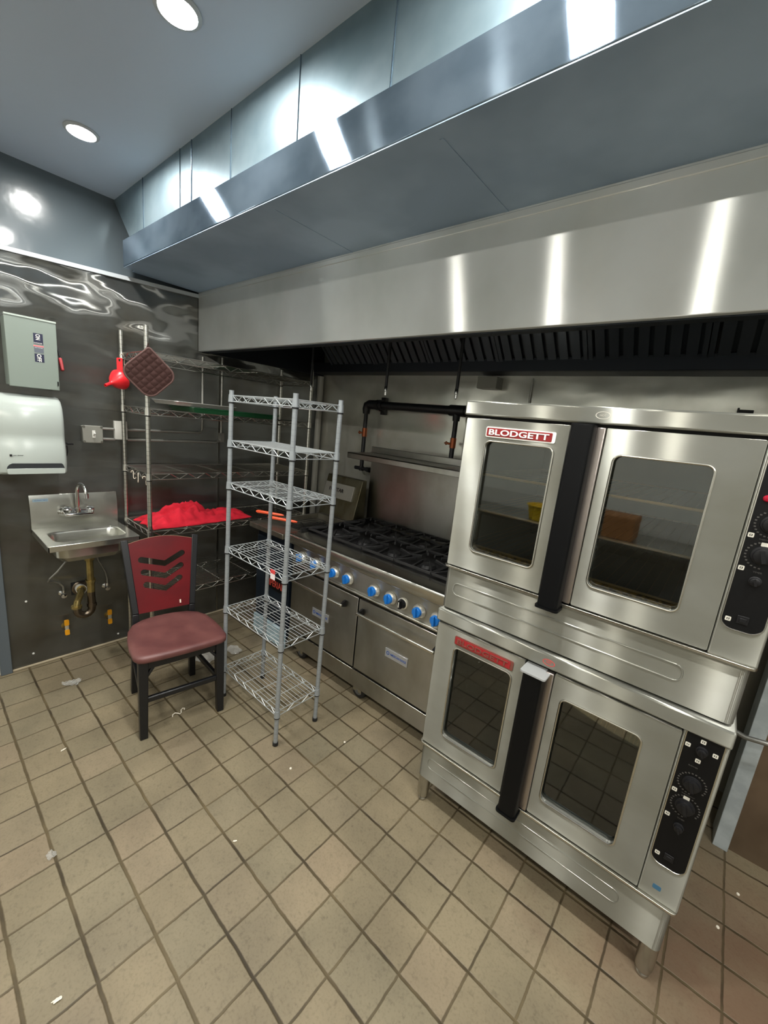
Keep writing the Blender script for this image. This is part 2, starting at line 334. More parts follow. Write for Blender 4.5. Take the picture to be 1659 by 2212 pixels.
# ------------------------------------------------------------------ mesh builder
class MB:
    def __init__(s): s.bm = bmesh.new(); s.mi = 0
    def _f(s, vs):
        try:
            f = s.bm.faces.new(vs); f.material_index = s.mi; f.smooth = True; return f
        except ValueError: return None
    def raw(s, vs, fs):
        b = [s.bm.verts.new(v) for v in vs]
        for f in fs: s._f([b[i] for i in f])
        return s
    def box(s, x0, x1, y0, y1, z0, z1):
        p = [(x, y, z) for z in (z0, z1) for y in (y0, y1) for x in (x0, x1)]
        return s.raw(p, [(0, 2, 3, 1), (4, 5, 7, 6), (0, 1, 5, 4), (2, 6, 7, 3), (0, 4, 6, 2), (1, 3, 7, 5)])
    def obox(s, c, ax, ay, az, hx, hy, hz):
        c, ax, ay, az = Vector(c), Vector(ax).normalized(), Vector(ay).normalized(), Vector(az).normalized()
        p = [c + ax * hx * x + ay * hy * y + az * hz * z for z in (-1, 1) for y in (-1, 1) for x in (-1, 1)]
        return s.raw(p, [(0, 2, 3, 1), (4, 5, 7, 6), (0, 1, 5, 4), (2, 6, 7, 3), (0, 4, 6, 2), (1, 3, 7, 5)])
    def beam(s, p0, p1, wx, wy, side=(0, 1, 0), w1=None):
        """rectangular bar from p0 to p1; wx along side, wy across"""
        p0, p1 = Vector(p0), Vector(p1); d = (p1 - p0).normalized(); a = Vector(side); a = (a - d * a.dot(d)).normalized(); b = d.cross(a)
        w1 = w1 or (wx, wy)
        p = [p0 + a * wx / 2 * i + b * wy / 2 * k for i, k in ((-1, -1), (1, -1), (1, 1), (-1, 1))]
        q = [p1 + a * w1[0] / 2 * i + b * w1[1] / 2 * k for i, k in ((-1, -1), (1, -1), (1, 1), (-1, 1))]
        return s.raw(p + q, [(3, 2, 1, 0), (4, 5, 6, 7), (0, 1, 5, 4), (1, 2, 6, 5), (2, 3, 7, 6), (3, 0, 4, 7)])
    def tube(s, pts, r, seg=10, closed=False, caps=True):
        pts = [Vector(p) for p in pts]; n = len(pts)
        rs = r if isinstance(r, (list, tuple)) else [r] * n
        rings = []; nrm = None
        for i, p in enumerate(pts):
            a = pts[(i - 1) % n] if (i > 0 or closed) else p; b = pts[(i + 1) % n] if (i < n - 1 or closed) else p
            t = (b - a).normalized()
            if nrm is None:
                nrm = Vector((0, 0, 1)) if abs(t.z) < 0.9 else Vector((1, 0, 0))
            nrm = (nrm - t * nrm.dot(t)).normalized(); bn = t.cross(nrm)
            rings.append([s.bm.verts.new(p + (nrm * math.cos(2 * PI * k / seg) + bn * math.sin(2 * PI * k / seg)) * rs[i]) for k in range(seg)])
        m = n if closed else n - 1
        for i in range(m):
            A, B = rings[i], rings[(i + 1) % n]
            for k in range(seg): s._f([A[k], A[(k + 1) % seg], B[(k + 1) % seg], B[k]])
        if caps and not closed: s._f(rings[0][::-1]); s._f(rings[-1])
        return s
    def cyl(s, p0, p1, r0, r1=None, seg=20): return s.tube([p0, p1], [r0, r0 if r1 is None else r1], seg)
    def lathe(s, prof, o=(0, 0, 0), axis=(0, 0, 1), seg=24, a0=0.0, a1=2 * PI):
        o = Vector(o); ax = Vector(axis).normalized(); u = Vector((1, 0, 0)) if abs(ax.x) < 0.9 else Vector((0, 1, 0))
        u = (u - ax * u.dot(ax)).normalized(); v = ax.cross(u)
        full = abs(a1 - a0 - 2 * PI) < 1e-6; k = seg if full else seg + 1
        rings = []
        for r, h in prof:
            rings.append([s.bm.verts.new(o + ax * h + (u * math.cos(a0 + (a1 - a0) * i / seg) + v * math.sin(a0 + (a1 - a0) * i / seg)) * max(r, 1e-5)) for i in range(k)])
        for A, B in zip(rings, rings[1:]):
            for i in range(seg): s._f([A[i], A[(i + 1) % k], B[(i + 1) % k], B[i]])
        if full:
            if prof[0][0] > 1e-4: s._f(rings[0][::-1])
            if prof[-1][0] > 1e-4: s._f(rings[-1])
        return s
    def prism(s, outlines, o, u, v, d0, d1):
        """filled outline(s) (first outer, rest holes) in the u,v plane at o, thick from d0 to d1 along u x v"""
        o, u, v = Vector(o), Vector(u), Vector(v); n = u.cross(v).normalized()
        polys = [[Vector((a, b, 0)) for a, b in pl] for pl in outlines]
        tris = tessellate_polygon(polys); flat = [p for pl in polys for p in pl]
        A = [s.bm.verts.new(o + u * p.x + v * p.y + n * d0) for p in flat]
        B = [s.bm.verts.new(o + u * p.x + v * p.y + n * d1) for p in flat]
        for t in tris:
            a, b, c = (flat[i] for i in t)
            if (b - a).cross(c - a).z < 0: t = t[::-1]
            s._f([B[i] for i in t]); s._f([A[i] for i in t[::-1]])
        k = 0
        for ci, pl in enumerate(polys):
            m = len(pl)
            for i in range(m):
                s._f([A[k + i], A[k + (i + 1) % m], B[k + (i + 1) % m], B[k + i]])
            k += m
        return s
    def build(s, name, m, parent=None, bevel=0, seg=2, smooth=True, angle=32, shear=None, subsurf=0):
        if shear:
            for vv in s.bm.verts: vv.co.x += shear * vv.co.z
        bmesh.ops.recalc_face_normals(s.bm, faces=s.bm.faces[:])
        if parent is not None and parent.name in ROOT:
            s.bm.transform(ROOT[parent.name].inverted())
        me = bpy.data.meshes.new(name)
        s.bm.to_mesh(me); s.bm.free()
        for q in (m if isinstance(m, (list, tuple)) else [m]): me.materials.append(MATS[q])
        if smooth: me.set_sharp_from_angle(angle=math.radians(angle))
        o = bpy.data.objects.new(name, me); C.objects.link(o)
        if parent is not None:
            o.parent = parent
            if parent.name in ROOT: ROOT[o.name] = ROOT[parent.name]
        if subsurf:
            sm = o.modifiers.new('round', 'SUBSURF'); sm.levels = sm.render_levels = subsurf
        if bevel:
            bv = o.modifiers.new('edge', 'BEVEL'); bv.width = bevel; bv.segments = seg; bv.limit_method = 'ANGLE'; bv.angle_limit = math.radians(40)
        return o
ROOT = {}
def tag(o, label, cat, group=None, kind=None):
    o['label'] = label; o['category'] = cat
    if group: o['group'] = group
    if kind: o['kind'] = kind
    return o
def thing(name, label, cat, loc=(0, 0, 0), rz=0.0, group=None):
    o = bpy.data.objects.new(name, None); C.objects.link(o); o.empty_display_size = 0.1
    o.location = loc; o.rotation_euler = (0, 0, rz)
    ROOT[o.name] = Matrix.Translation(loc) @ Matrix.Rotation(rz, 4, 'Z')
    return tag(o, label, cat, group)
def struct(mb, name, m, **k):
    o = mb.build(name, m, **k); o['kind'] = 'structure'; return o
def rr(x0, x1, z0, z1, r, seg=5):
    out = []
    for cx, cz, a in ((x1 - r, z1 - r, 0), (x0 + r, z1 - r, 90), (x0 + r, z0 + r, 180), (x1 - r, z0 + r, 270)):
        for i in range(seg + 1):
            t = math.radians(a + 90 * i / seg); out.append((cx + r * math.cos(t), cz + r * math.sin(t)))
    return out
def text_mb(mb, body, center, u, v, width, height, depth, bold=0.0, off=0.0):
    """raised lettering added to a builder, fitted to width x height"""
    cu = bpy.data.curves.new('letters', 'FONT'); cu.body = body; cu.size = 1.0; cu.align_x = 'CENTER'; cu.align_y = 'CENTER'
    cu.offset = bold; cu.resolution_u = 3
    o = bpy.data.objects.new('letters', cu); C.objects.link(o)
    dg = bpy.context.evaluated_depsgraph_get()
    me = bpy.data.meshes.new_from_object(o.evaluated_get(dg))
    C.objects.unlink(o); bpy.data.objects.remove(o); bpy.data.curves.remove(cu)
    xs = [q.co.x for q in me.vertices]; ys = [q.co.y for q in me.vertices]
    mx, my = (min(xs) + max(xs)) / 2, (min(ys) + max(ys)) / 2
    sx, sy = width / (max(xs) - min(xs)), height / (max(ys) - min(ys))
    c, u, v = Vector(center), Vector(u).normalized(), Vector(v).normalized(); n = u.cross(v)
    tb = bmesh.new(); tb.from_mesh(me); bpy.data.meshes.remove(me)
    bmesh.ops.remove_doubles(tb, verts=tb.verts, dist=1e-4)
    ext = bmesh.ops.extrude_face_region(tb, geom=tb.faces[:])
    for e in ext['geom']:
        if isinstance(e, bmesh.types.BMVert): e.co.z += 1.0
    idx = {}
    for q in tb.verts:
        idx[q] = mb.bm.verts.new(c + u * (q.co.x - mx) * sx + v * (q.co.y - my) * sy + n * (off + depth * q.co.z))
    for f in tb.faces:
        g = mb._f([idx[q] for q in f.verts])
    tb.free()
    return mb


# ------------------------------------------------------------------ the room
BY = 2.53                                       # back wall
XR, YF = 6.2, -2.05                             # right and front (behind the camera) walls
b = MB(); b.raw([(0, YF, 0), (XR, YF, 0), (XR, BY, 0), (0, BY, 0), (0, YF, -0.05), (XR, YF, -0.05), (XR, BY, -0.05), (0, BY, -0.05)],
                [(0, 1, 2, 3), (7, 6, 5, 4), (0, 4, 5, 1), (1, 5, 6, 2), (2, 6, 7, 3), (3, 7, 4, 0)])
struct(b, 'floor', 'floor_tile')
b = MB(); b.box(-0.2, XR + 0.1, YF - 0.1, BY + 0.1, CEIL, CEIL + 0.08); struct(b, 'ceiling', 'ceiling_paint')
LZ = lambda y: 2.338 + 0.054 * y                # top of the left cladding climbs slightly
b = MB(); b.prism([[(0.19, 0), (BY, 0), (BY, LZ(BY)), (0.19, LZ(0.19))]], (-0.2, 0, 0), Y_, Z_, 0, 0.2)
b.mi = 2; b.prism([[(YF, 0), (0.19, 0), (0.19, LZ(0.19)), (YF, LZ(YF))]], (-0.2, 0, 0), Y_, Z_, 0, 0.2)
b.mi = 1; b.box(-0.2, -0.10, YF, BY, 2.2, CEIL)
struct(b, 'wall_left', ['cladding_left', 'wall_paint', 'front_wall'])
b = MB(); b.box(-0.2, XR + 0.1, BY, BY + 0.1, 0, CEIL); struct(b, 'wall_back', 'cladding_back')
b = MB(); b.box(-0.2, XR + 0.1, YF - 0.1, YF, 0, 1.05); b.mi = 1; b.box(-0.2, XR + 0.1, YF - 0.1, YF, 1.05, CEIL)
struct(b, 'wall_front', ['far_wall', 'front_wall'])
b = MB(); b.box(XR, XR + 0.1, YF, BY, 0, CEIL); struct(b, 'wall_right', 'far_wall')
b = MB(); b.box(3.385, XR, 2.15, 2.25, 0, 2.0); struct(b, 'wall_rear', 'wall_panel')
b = MB(); b.box(3.332, 3.385, 2.125, 2.255, 0, 2.0); struct(b, 'trim_3', 'post_white', bevel=0.002)
b = MB()                                        # white strip on top of the left cladding; climbs slightly to the right
b.prism([[(YF, LZ(YF)), (1.40, LZ(1.40)), (1.40, LZ(1.40) + 0.022), (YF, LZ(YF) + 0.022)]], (-0.10, 0, 0), Y_, Z_, 0, 0.114)
struct(b, 'trim_1', 'white_trim')
b = MB(); b.box(0, 0.006, 1.528, 1.540, 0, 2.05); struct(b, 'trim_2', 'steel_range')
b = MB(); b.box(0, 0.02, 0.19, 0.243, 0, 2.05); struct(b, 'trim_4', 'jamb_grey', bevel=0.003)
b = MB(); b.box(0, 0.012, 0.243, BY, 0, 0.013); struct(b, 'baseboard_left', 'caulk', bevel=0.004)

# sheet-metal face between ceiling and hood, leaning back towards the bottom
b = MB()
b.prism([[(-0.11, CEIL), (0.14, 2.585), (XR, 2.585), (XR, CEIL)]], (0, 0.908, 0), X_, Z_, 0, -0.05)
b.mi = 1
for sx, wd in ((0.34, 0.006), (0.905, 0.007), (0.79, 0.0025), (1.25, 0.0025), (1.685, 0.003), (2.10, 0.003), (2.9, 0.003)):
    b.box(sx, sx + wd, 0.9055, 0.912, 2.59, CEIL)
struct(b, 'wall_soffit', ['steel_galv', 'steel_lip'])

# ------------------------------------------------------------------ ceiling lamps
def lamp(x, y, lab):
    t = thing('ceiling_light', lab, 'ceiling light', (x, y, CEIL), 0, 'recessed round ceiling lights')
    m = MB(); m.lathe([(0.053, 0.0), (0.068, 0.0), (0.068, -0.004), (0.064, -0.007), (0.055, -0.009), (0.053, -0.004)], (x, y, CEIL), Z_, 40)
    m.build('trim_ring', 'white_trim', t)
    m = MB(); m.lathe([(0.0, -0.005), (0.03, -0.005), (0.054, -0.004), (0.054, 0.0)], (x, y, CEIL), Z_, 40)
    m.build('lens', 'lamp_lens' if y > 0 else 'rear_lamp_lens', t)
LAMP_LABELS = ['lit round ceiling light nearest the left wall, above the sink corner', 'lit round ceiling light second from the left wall, at the top edge of the photo',
               'round ceiling light in the hood-side row, mirrored on the hood lip at upper right', 'round ceiling light in the hood-side row beyond the right edge, right of the ovens',
               'added unseen fill light in the hood-side row, second beyond the right edge', 'added unseen fill light in the hood-side row, last before the right wall',
               'round ceiling light in the rear row nearest the left wall, behind the camera', 'round ceiling light in the rear row, second from the left wall',
               'round ceiling light in the rear row, mirrored on the hood panel above the ovens', 'round ceiling light in the rear row, fourth from the left wall', 'added unseen fill light in the rear row, fifth from the left wall', 'added unseen fill light in the rear row, last before the right wall']
for (x, y), l in zip(LAMPS, LAMP_LABELS): lamp(x, y, l)

# ------------------------------------------------------------------ exhaust hood
HX1 = 5.6
hood = thing('exhaust_hood', 'long stainless steel exhaust hood hanging over the cooking line', 'hood', (0.004, 1.37, 2.06))
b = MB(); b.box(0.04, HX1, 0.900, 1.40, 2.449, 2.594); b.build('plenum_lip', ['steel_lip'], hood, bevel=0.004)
b = MB(); b.box(0.004, HX1, 0.96, 1.395, 2.4465, 2.4492); b.box(0.042, HX1, 0.902, 0.96, 2.4465, 2.4492)
for sx in (1.50, 2.26, 3.2): b.box(sx, sx + 0.012, 0.95, 1.37, 2.445, 2.448)
b.build('underside', 'steel_under', hood)
b = MB(); b.box(0.004, HX1, 1.37, 1.395, 2.062, 2.449); b.box(0.004, HX1, 1.366, 1.372, 2.415, 2.44)
b.build('front_panel', 'steel_hood', hood, bevel=0.003)
b = MB(); b.box(0.004, HX1, 1.395, 1.44, 2.058, 2.075); b.box(0.004, 0.03, 1.395, 2.52, 2.062, 2.60)
b.box(HX1 - 0.03, HX1, 1.395, 2.52, 2.062, 2.6); b.box(0.03, HX1 - 0.03, 1.395, 2.52, 2.58, 2.60)
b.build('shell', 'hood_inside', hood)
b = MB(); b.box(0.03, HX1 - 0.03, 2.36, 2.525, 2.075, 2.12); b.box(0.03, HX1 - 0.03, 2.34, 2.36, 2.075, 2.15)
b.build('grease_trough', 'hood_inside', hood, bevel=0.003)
fx = 0.33
while fx < HX1 - 0.55:
    m = MB(); A = Vector((0, 2.37, 2.13)); B_ = Vector((0, 1.93, 2.57)); d = (B_ - A).normalized(); n = Vector((0, -d.z, d.y)) * 1.0
    n = Vector((0, -0.7071, -0.7071))
    W_ = 0.50
    for e0, e1 in ((0, 0.02), (W_ - 0.02, W_)):
        m.obox(Vector((fx + (e0 + e1) / 2, 0, 0)) + (A + B_) / 2, X_, d, n, (e1 - e0) / 2, (B_ - A).length / 2, 0.022)
    for P in (A, B_):
        m.obox(Vector((fx + W_ / 2, 0, 0)) + P, X_, d, n, W_ / 2, 0.012, 0.022)
    for k in range(7):
        c = Vector((fx + 0.055 + k * 0.0645, 0, 0)) + (A + B_) / 2
        m.obox(c + n * 0.014, X_, d, n, 0.022, (B_ - A).length / 2 - 0.01, 0.004)
        m.obox(c + Vector((0.032, 0, 0)) - n * 0.012, X_, d, n, 0.020, (B_ - A).length / 2 - 0.01, 0.004)
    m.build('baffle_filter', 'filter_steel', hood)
    fx += 0.505

# fire-suppression drops
for x, y, ztip in ((1.25, 2.0, 1.87), (1.765, 2.02, 1.87), (0.50, 2.0, 1.88)):
    m = MB(); m.cyl((x, y, ztip + 0.055), (x, y, 2.575), 0.0095, seg=12); t = m.build('suppression_drop', 'black_pipe', hood)
    m = MB(); m.lathe([(0.004, 0), (0.008, 0.004), (0.008, 0.025), (0.0115, 0.028), (0.0115, 0.048), (0.0095, 0.058)], (x, y, ztip), Z_, 12)
    m.build('nozzle_tip', 'chrome', t)

# ------------------------------------------------------------------ convection ovens
FY = 1.33
def oven(z, upper):
    lab = 'upper stainless double-door convection oven stacked on another oven' if upper else 'lower stainless convection oven on legs, with its red nameplate worn'
    t = thing('convection_oven', lab, 'oven', (2.72, 1.8, z if upper else 0.0), 0, 'stacked convection ovens')
    q = z - 0.977                                # offset of this deck relative to the upper one
    x0, x1 = 2.24, 3.20
    zb, zt = 0.977 + q, 1.807 + q
    # body: sides, top, bottom, back; front left open behind the doors
    m = MB()
    m.box(x0, x0 + 0.02, 1.352, 2.27, zb + 0.18, zt - 0.05); m.box(3.095, x1 - 0.012, 1.352, 2.27, zb + 0.18, zt - 0.05)
    m.box(x0 + 0.02, 3.095, 2.25, 2.27, zb + 0.18, zt - 0.05)
    m.build('body', 'steel_oven', t)
    m = MB(); m.box(x0 - 0.003, x1 + 0.003, 1.322, 2.272, zt - 0.052, zt); m.build('top_cap', 'steel_oven', t, bevel=0.006, seg=3)
    m = MB(); m.box(x0 + 0.004, x1 - 0.004, 1.343, 1.352, zt - 0.068, zt - 0.052); m.build('cap_gap_shade', 'black_gap', t)  # black strip stands in for the shade in the gap under the cap
    # lower apron with pressed rectangle
    m = MB(); ap0, ap1 = zb, zb + 0.183
    m.prism([rr(x0 + 0.003, x1 - 0.008, 1.336, 2.268, 0.022, 5)], (0, 0, ap0), X_, Y_, 0, ap1 - ap0 - 0.004)
    m.build('apron', 'steel_oven', t, bevel=0.003)
    m = MB(); m.prism([rr(x0 - 0.003, x1 + 0.002, 1.320, 2.270, 0.018, 5)], (0, 0, ap1 - 0.006), X_, Y_, 0, 0.008)
    m.build('apron_lip', 'steel_rail', t, bevel=0.002)
    m = MB(); pts = [(px, 1.3352, pz) for px, pz in rr(2.287, 3.057, zb + 0.066, zb + 0.116, 0.02, 4)]
    m.tube(pts, 0.0026 if upper else 0.0013, 6, closed=True); m.build('pressed_rib', 'steel_oven', t)
    # doors
    dz0, dz1 = zb + 0.188, zb + 0.768
    wz0, wz1 = zb + 0.268, zb + 0.691
    for nm, dx0, dx1, wx0, wx1 in (('door', 2.246, 2.622, 2.335, 2.583), ('door', 2.728, 3.093, 2.762, 3.008)):
        m = MB(); m.prism([rr(dx0, dx1, dz0, dz1, 0.004, 2), rr(wx0, wx1, wz0, wz1, 0.022, 5)[::-1]], (0, 1.352, 0), X_, Z_, 0, 0.022)
        d = m.build(nm, 'steel_oven', t, bevel=0.003)
        m = MB()
        ro = rr(wx0, wx1, wz0, wz1, 0.022, 6)
        m.tube([(a, 1.3285, c) for a, c in ro], 0.0034, 8, closed=True)
        m.build('window_bead', 'steel_rail', d)
        m = MB(); m.box(wx0 - 0.008, wx1 + 0.008, 1.3455, 1.3485, wz0 - 0.008, wz1 + 0.008); m.build('window_glass', 'oven_glass', d)
        m = MB(); m.box(wx0 + 0.004, wx1 - 0.004, 1.3492, 1.3505, wz0 + 0.001, wz0 + 0.017); m.build('grease_line', 'amber_grease', d)
        if dx0 < 2.5:
            bz0, bz1 = zb + 0.705, zb + 0.742
            m = MB(); m.prism([rr(2.333, 2.583, bz0, bz1, 0.006, 3)], (0, 1.33, 0), X_, Z_, 0, 0.004); m.mi = 1
            m.prism([rr(2.337, 2.572, bz0 + 0.004, bz1 - 0.004, 0.003, 3)], (0, 1.33, 0), X_, Z_, 0.0035, 0.0055)
            pl = m.build('nameplate', ['letter_white', 'badge_red'] if upper else ['letter_worn', 'badge_worn_red'], d)
            m = MB(); text_mb(m, 'BLODGETT', (2.4545, 1.3245, (bz0 + bz1) / 2), X_, Z_, 0.216, 0.0205, 0.0025, 0.018)
            m.build('lettering', 'letter_white' if upper else 'letter_worn', pl)
    # centre strip and long black handle on the right door
    m = MB(); m.box(2.700, 2.727, 1.318, 1.352, dz0 + 0.004, dz1 + 0.0); m.build('closing_strip', 'plate_steel', t, bevel=0.003)
    hz0, hz1 = zb + 0.173, zb + 0.771
    hd = MB()
    if not upper: hz0, hz1 = hz0 - 0.0, hz1 - 0.012
    hd.prism([rr(2.638, 2.704, 1.268, 1.33, 0.012, 4)], (0, 0, hz0), X_, Y_, 0, hz1 - hz0)
    h = hd.build('handle', 'black_plastic', t, bevel=0.002)
    m = MB()
    if upper: m.prism([rr(2.638, 2.704, 1.268, 1.33, 0.012, 4)], (0, 0, hz1), X_, Y_, 0, 0.003); m.build('end_cap', 'black_plastic', h)
    else:
        m.prism([rr(2.628, 2.716, 1.262, 1.352, 0.008, 4)], (0, 0, hz1), X_, Y_, 0, 0.006); m.build('end_cap', 'grey_plastic', h)
    m = MB(); m.prism([rr(2.633, 2.709, 1.264, 1.332, 0.012, 4)], (0, 0, hz0 - 0.008), X_, Y_, 0, 0.008); m.build('end_cap', 'black_plastic', h)
    m = MB(); m.box(2.622, 2.728, 1.346, 1.352, dz0, dz1); m.build('door_seal', 'black_gap', t)
    # oven chamber with racks
    m = MB(); i0, i1, j0, j1, k0, k1 = 2.262, 3.09, 1.376, 2.18, zb + 0.20, zb + 0.755
    m.box(i0, i1, j1, j1 + 0.02, k0, k1); m.box(i0 - 0.01, i0, j0, j1, k0, k1); m.box(i1, i1 + 0.004, j0, j1, k0, k1)
    m.box(i0, i1, j0, j1, k0 - 0.01, k0); m.box(i0, i1, j0, j1, k1, k1 + 0.01)
    m.build('chamber', 'oven_inside', t)
    for rk in ((zb + 0.275, zb + 0.42, zb + 0.56) if upper else (zb + 0.275, zb + 0.565)):
        m = MB()
        m.mi = 1; m.cyl((i0 + 0.005, 1.386, rk + 0.002), (i1 - 0.005, 1.386, rk + 0.002), 0.0048, seg=8)
        m.mi = 0; m.cyl((i0 + 0.005, 2.15, rk), (i1 - 0.005, 2.15, rk), 0.0032, seg=8)
        for kk in range(27): xx = i0 + 0.02 + kk * 0.0305; m.cyl((xx, 1.388, rk + 0.003), (xx, 2.152, rk + 0.003), 0.0016, seg=6)
        m.build('rack', ['amber_rack', 'amber_bar_lit'], t)
    # control panel
    pz0, pz1 = (zb + 0.27, zb + 0.772) if upper else (zb + 0.315, zb + 0.777)
    px0, px1 = 3.102, 3.19
    m = MB(); m.box(3.094, x1 + 0.001, 1.331, 1.352, zb + 0.183, zt - 0.052); m.build('control_housing', 'steel_oven', t, bevel=0.005)
    ol = []
    r_ = 0.028
    for i in range(7):
        a = math.radians(180 + 90 * i / 6); ol.append((px0 + r_ + r_ * math.cos(a), pz0 + r_ + r_ * math.sin(a)))
    for i in range(7):
        a = math.radians(270 + 90 * i / 6); ol.append((px1 - r_ + r_ * math.cos(a), pz0 + r_ + r_ * math.sin(a)))
    ol += [(px1, pz1), (px0, pz1)]
    m = MB(); m.prism([ol], (0, 1.331, 0), X_, Z_, 0, 0.003); cp = m.build('control_panel', 'panel_black', t)
    m = MB(); m.tube([(a, 1.3285, c) for a, c in [(px0, pz1)] + ol[:14] + [(px1, pz1)]], 0.0022, 6); m.build('panel_rim', 'steel_rail', cp)
    S_ = lambda dx, dz: (px0 + dx - 0.002, 1.328, dz + (0.0 if not upper else 0.84))
    O_ = 0.0 if not upper else -0.04
    icons = [(0.010, 0.719), (0.010, 0.631), (0.014, 0.487)]
    if not upper: icons += [(0.010, 0.875), (0.041, 0.901), (0.073, 0.876), (0.041, 0.838)]
    base = {True: {0.719: 1.506, 0.631: 1.417, 0.487: 1.274}}.get(upper, {})
    for dx, dz in icons:
        zc = base.get(dz, dz); cx = px0 + dx
        mk = MB(); mk.prism([rr(cx - 0.0062, cx + 0.0062, zc - 0.006, zc + 0.006, 0.002, 2), rr(cx - 0.003, cx + 0.003, zc - 0.003, zc + 0.0028, 0.001, 2)[::-1]], (0, 1.328, 0), X_, Z_, 0, 0.0008)
        mk.box(cx - 0.0012, cx + 0.0012, 1.3272, 1.328, zc - 0.002, zc + 0.002)
        mk.build('panel_icon', 'marking_white', cp)
    z2, z1_, z3 = (1.458, 1.540, 1.389) if upper else (0.680, 0.760, 0.607)
    mk = MB(); mk.prism([rr(px0 + 0.034, px0 + 0.049, z2 + 0.024, z2 + 0.034, 0.001, 1)], (0, 1.328, 0), X_, Z_, 0, 0.0008)
    mk.build('paper_label', 'marking_white', cp)
    mk = MB()
    for zc, r0 in ((z1_, 0.033), (z2, 0.034)):
        for k in range(22):
            a = math.radians(-120 + 300 * k / 21 + 90)
            if zc == z2 and 75 < math.degrees(a) % 360 < 105: continue
            cx, cz = px0 + 0.0435 + r0 * math.cos(a), zc + r0 * math.sin(a)
            mk.box(cx - 0.0022, cx + 0.0022, 1.3272, 1.328, cz - 0.0016, cz + 0.0016)
    text_mb(mk, 'THERMOSTAT', (px0 + 0.043, 1.328, (z1_ + z2) / 2), X_, Z_, 0.032, 0.0035, 0.0006)
    text_mb(mk, 'TIMER', (px0 + 0.043, 1.328, z2 - 0.045), X_, Z_, 0.018, 0.0042, 0.0006)
    if not upper: text_mb(mk, 'BLOWER', (px0 + 0.035, 1.328, 0.815), X_, Z_, 0.022, 0.0035, 0.0006)
    mk.build('panel_print', 'marking_grey', cp)
    dials = [(z1_, 0.019), (z2, 0.020), (z3, 0.011)] + ([] if upper else [(0.872, 0.012)])
    for zc, r0 in dials:
        m = MB(); m.lathe([(r0 * 1.25, 0), (r0 * 1.2, 0.003), (r0, 0.004), (r0 * 0.95, 0.014), (r0 * 0.6, 0.016), (0, 0.016)], (px0 + 0.0435, 1.328, zc), (0, -1, 0), 28)
        m.obox((px0 + 0.0435, 1.311, zc), (1, 0, 0.3), Y_, (-0.3, 0, 1), r0 * 0.22, 0.005, r0 * 0.8)
        m.build('dial_knob', 'dial_black', cp)
    m = MB(); sz = 1.279 if upper else 0.49
    m.box(px0 + 0.031, px0 + 0.055, 1.325, 1.328, sz - 0.010, sz + 0.012); m.box(px0 + 0.036, px0 + 0.05, 1.323, 1.326, sz - 0.006, sz + 0.006)
    m.build('rocker_switch', 'dial_black', cp, bevel=0.001)
    if upper:
        m = MB(); m.lathe([(0.0085, 0), (0.0085, 0.003), (0.006, 0.006), (0, 0.007)], (px0 + 0.02, 1.328, 1.603), (0, -1, 0), 20); m.build('indicator_light', 'red_light', cp)
    # oval caution sticker
    sx_, sz_ = (2.711, 1.781) if upper else (2.702, 0.938)
    m = MB(); el = lambda a, c: [(sx_ + a * math.cos(i * PI / 16), sz_ + c * math.sin(i * PI / 16)) for i in range(32)]
    m.prism([el(0.021, 0.0115), el(0.0188, 0.0098)[::-1]], (0, 1.322 if upper else 1.322, 0), X_, Z_, 0, 0.0006)
    text_mb(m, 'HOT', (sx_, 1.322, sz_), X_, Z_, 0.018, 0.0062, 0.0006)
    text_mb(m, 'CAUTION', (sx_, 1.322, sz_ + 0.0062), X_, Z_, 0.018, 0.002, 0.0006)
    m.build('caution_sticker', 'marking_white' if upper else 'tag_red', t)
    if not upper:
        m = MB(); m.prism([rr(3.128, 3.150, 0.358, 0.374, 0.003, 2)], (0, 1.3315, 0), X_, Z_, 0, 0.0012); m.build('blue_sticker', 'sticker_blue', t)
        for lx, ly in ((2.268, 1.364), (3.166, 1.364), (2.272, 2.22), (3.165, 2.22)):
            m = MB(); m.lathe([(0.016, 0.0), (0.020, 0.004), (0.021, 0.012), (0.019, 0.016), (0.022, 0.020), (0.026, 0.034), (0.027, 0.05), (0.027, 0.138)], (lx, ly, 0), Z_, 24); m.build('leg', 'steel_leg', t)
oven(0.137, False)
oven(0.977, True)

# ------------------------------------------------------------------ gas range
RX0, RX1 = 0.888, 2.230
rng = thing('gas_range', 'stainless ten-burner gas range with blue knobs between fryer and ovens', 'range', (1.6, 2.0, 0))
b = MB(); b.box(RX0, RX0 + 0.02, 1.66, 2.40, 0.11, 0.86); b.box(RX1 - 0.02, RX1, 1.66, 2.40, 0.11, 0.86); b.box(RX0, RX1, 2.38, 2.40, 0.11, 0.9)
b.box(RX0 + 0.02, RX1 - 0.02, 1.665, 2.38, 0.11, 0.16); b.box(RX0 + 0.02, RX1 - 0.02, 1.66, 1.67, 0.16, 0.86)
b.build('body', 'steel_dull', rng)
b = MB()                                        # bullnose front: top ledge rolling down to a face
prof = [(1.70, 0.918), (1.60, 0.916)] + [(1.582 - 0.014 * math.sin(math.radians(a)), 0.900 + 0.014 * math.cos(math.radians(a))) for a in range(0, 91, 15)] + [(1.570, 0.852), (1.580, 0.843), (1.66, 0.842), (1.70, 0.86)]
n_ = len(prof); vs = [(xx, yy, zz) for xx in (RX0, RX1) for yy, zz in prof]
b.raw(vs, [tuple(range(n_))[::-1], tuple(range(n_, 2 * n_))] + [(i, (i + 1) % n_, n_ + (i + 1) % n_, n_ + i) for i in range(n_)])
b.build('front_rail', 'steel_rail', rng, angle=60)
b = MB(); b.box(RX0, RX1, 1.615, 1.66, 0.700, 0.845); cpn = b.build('knob_panel', 'steel_range', rng, bevel=0.003)
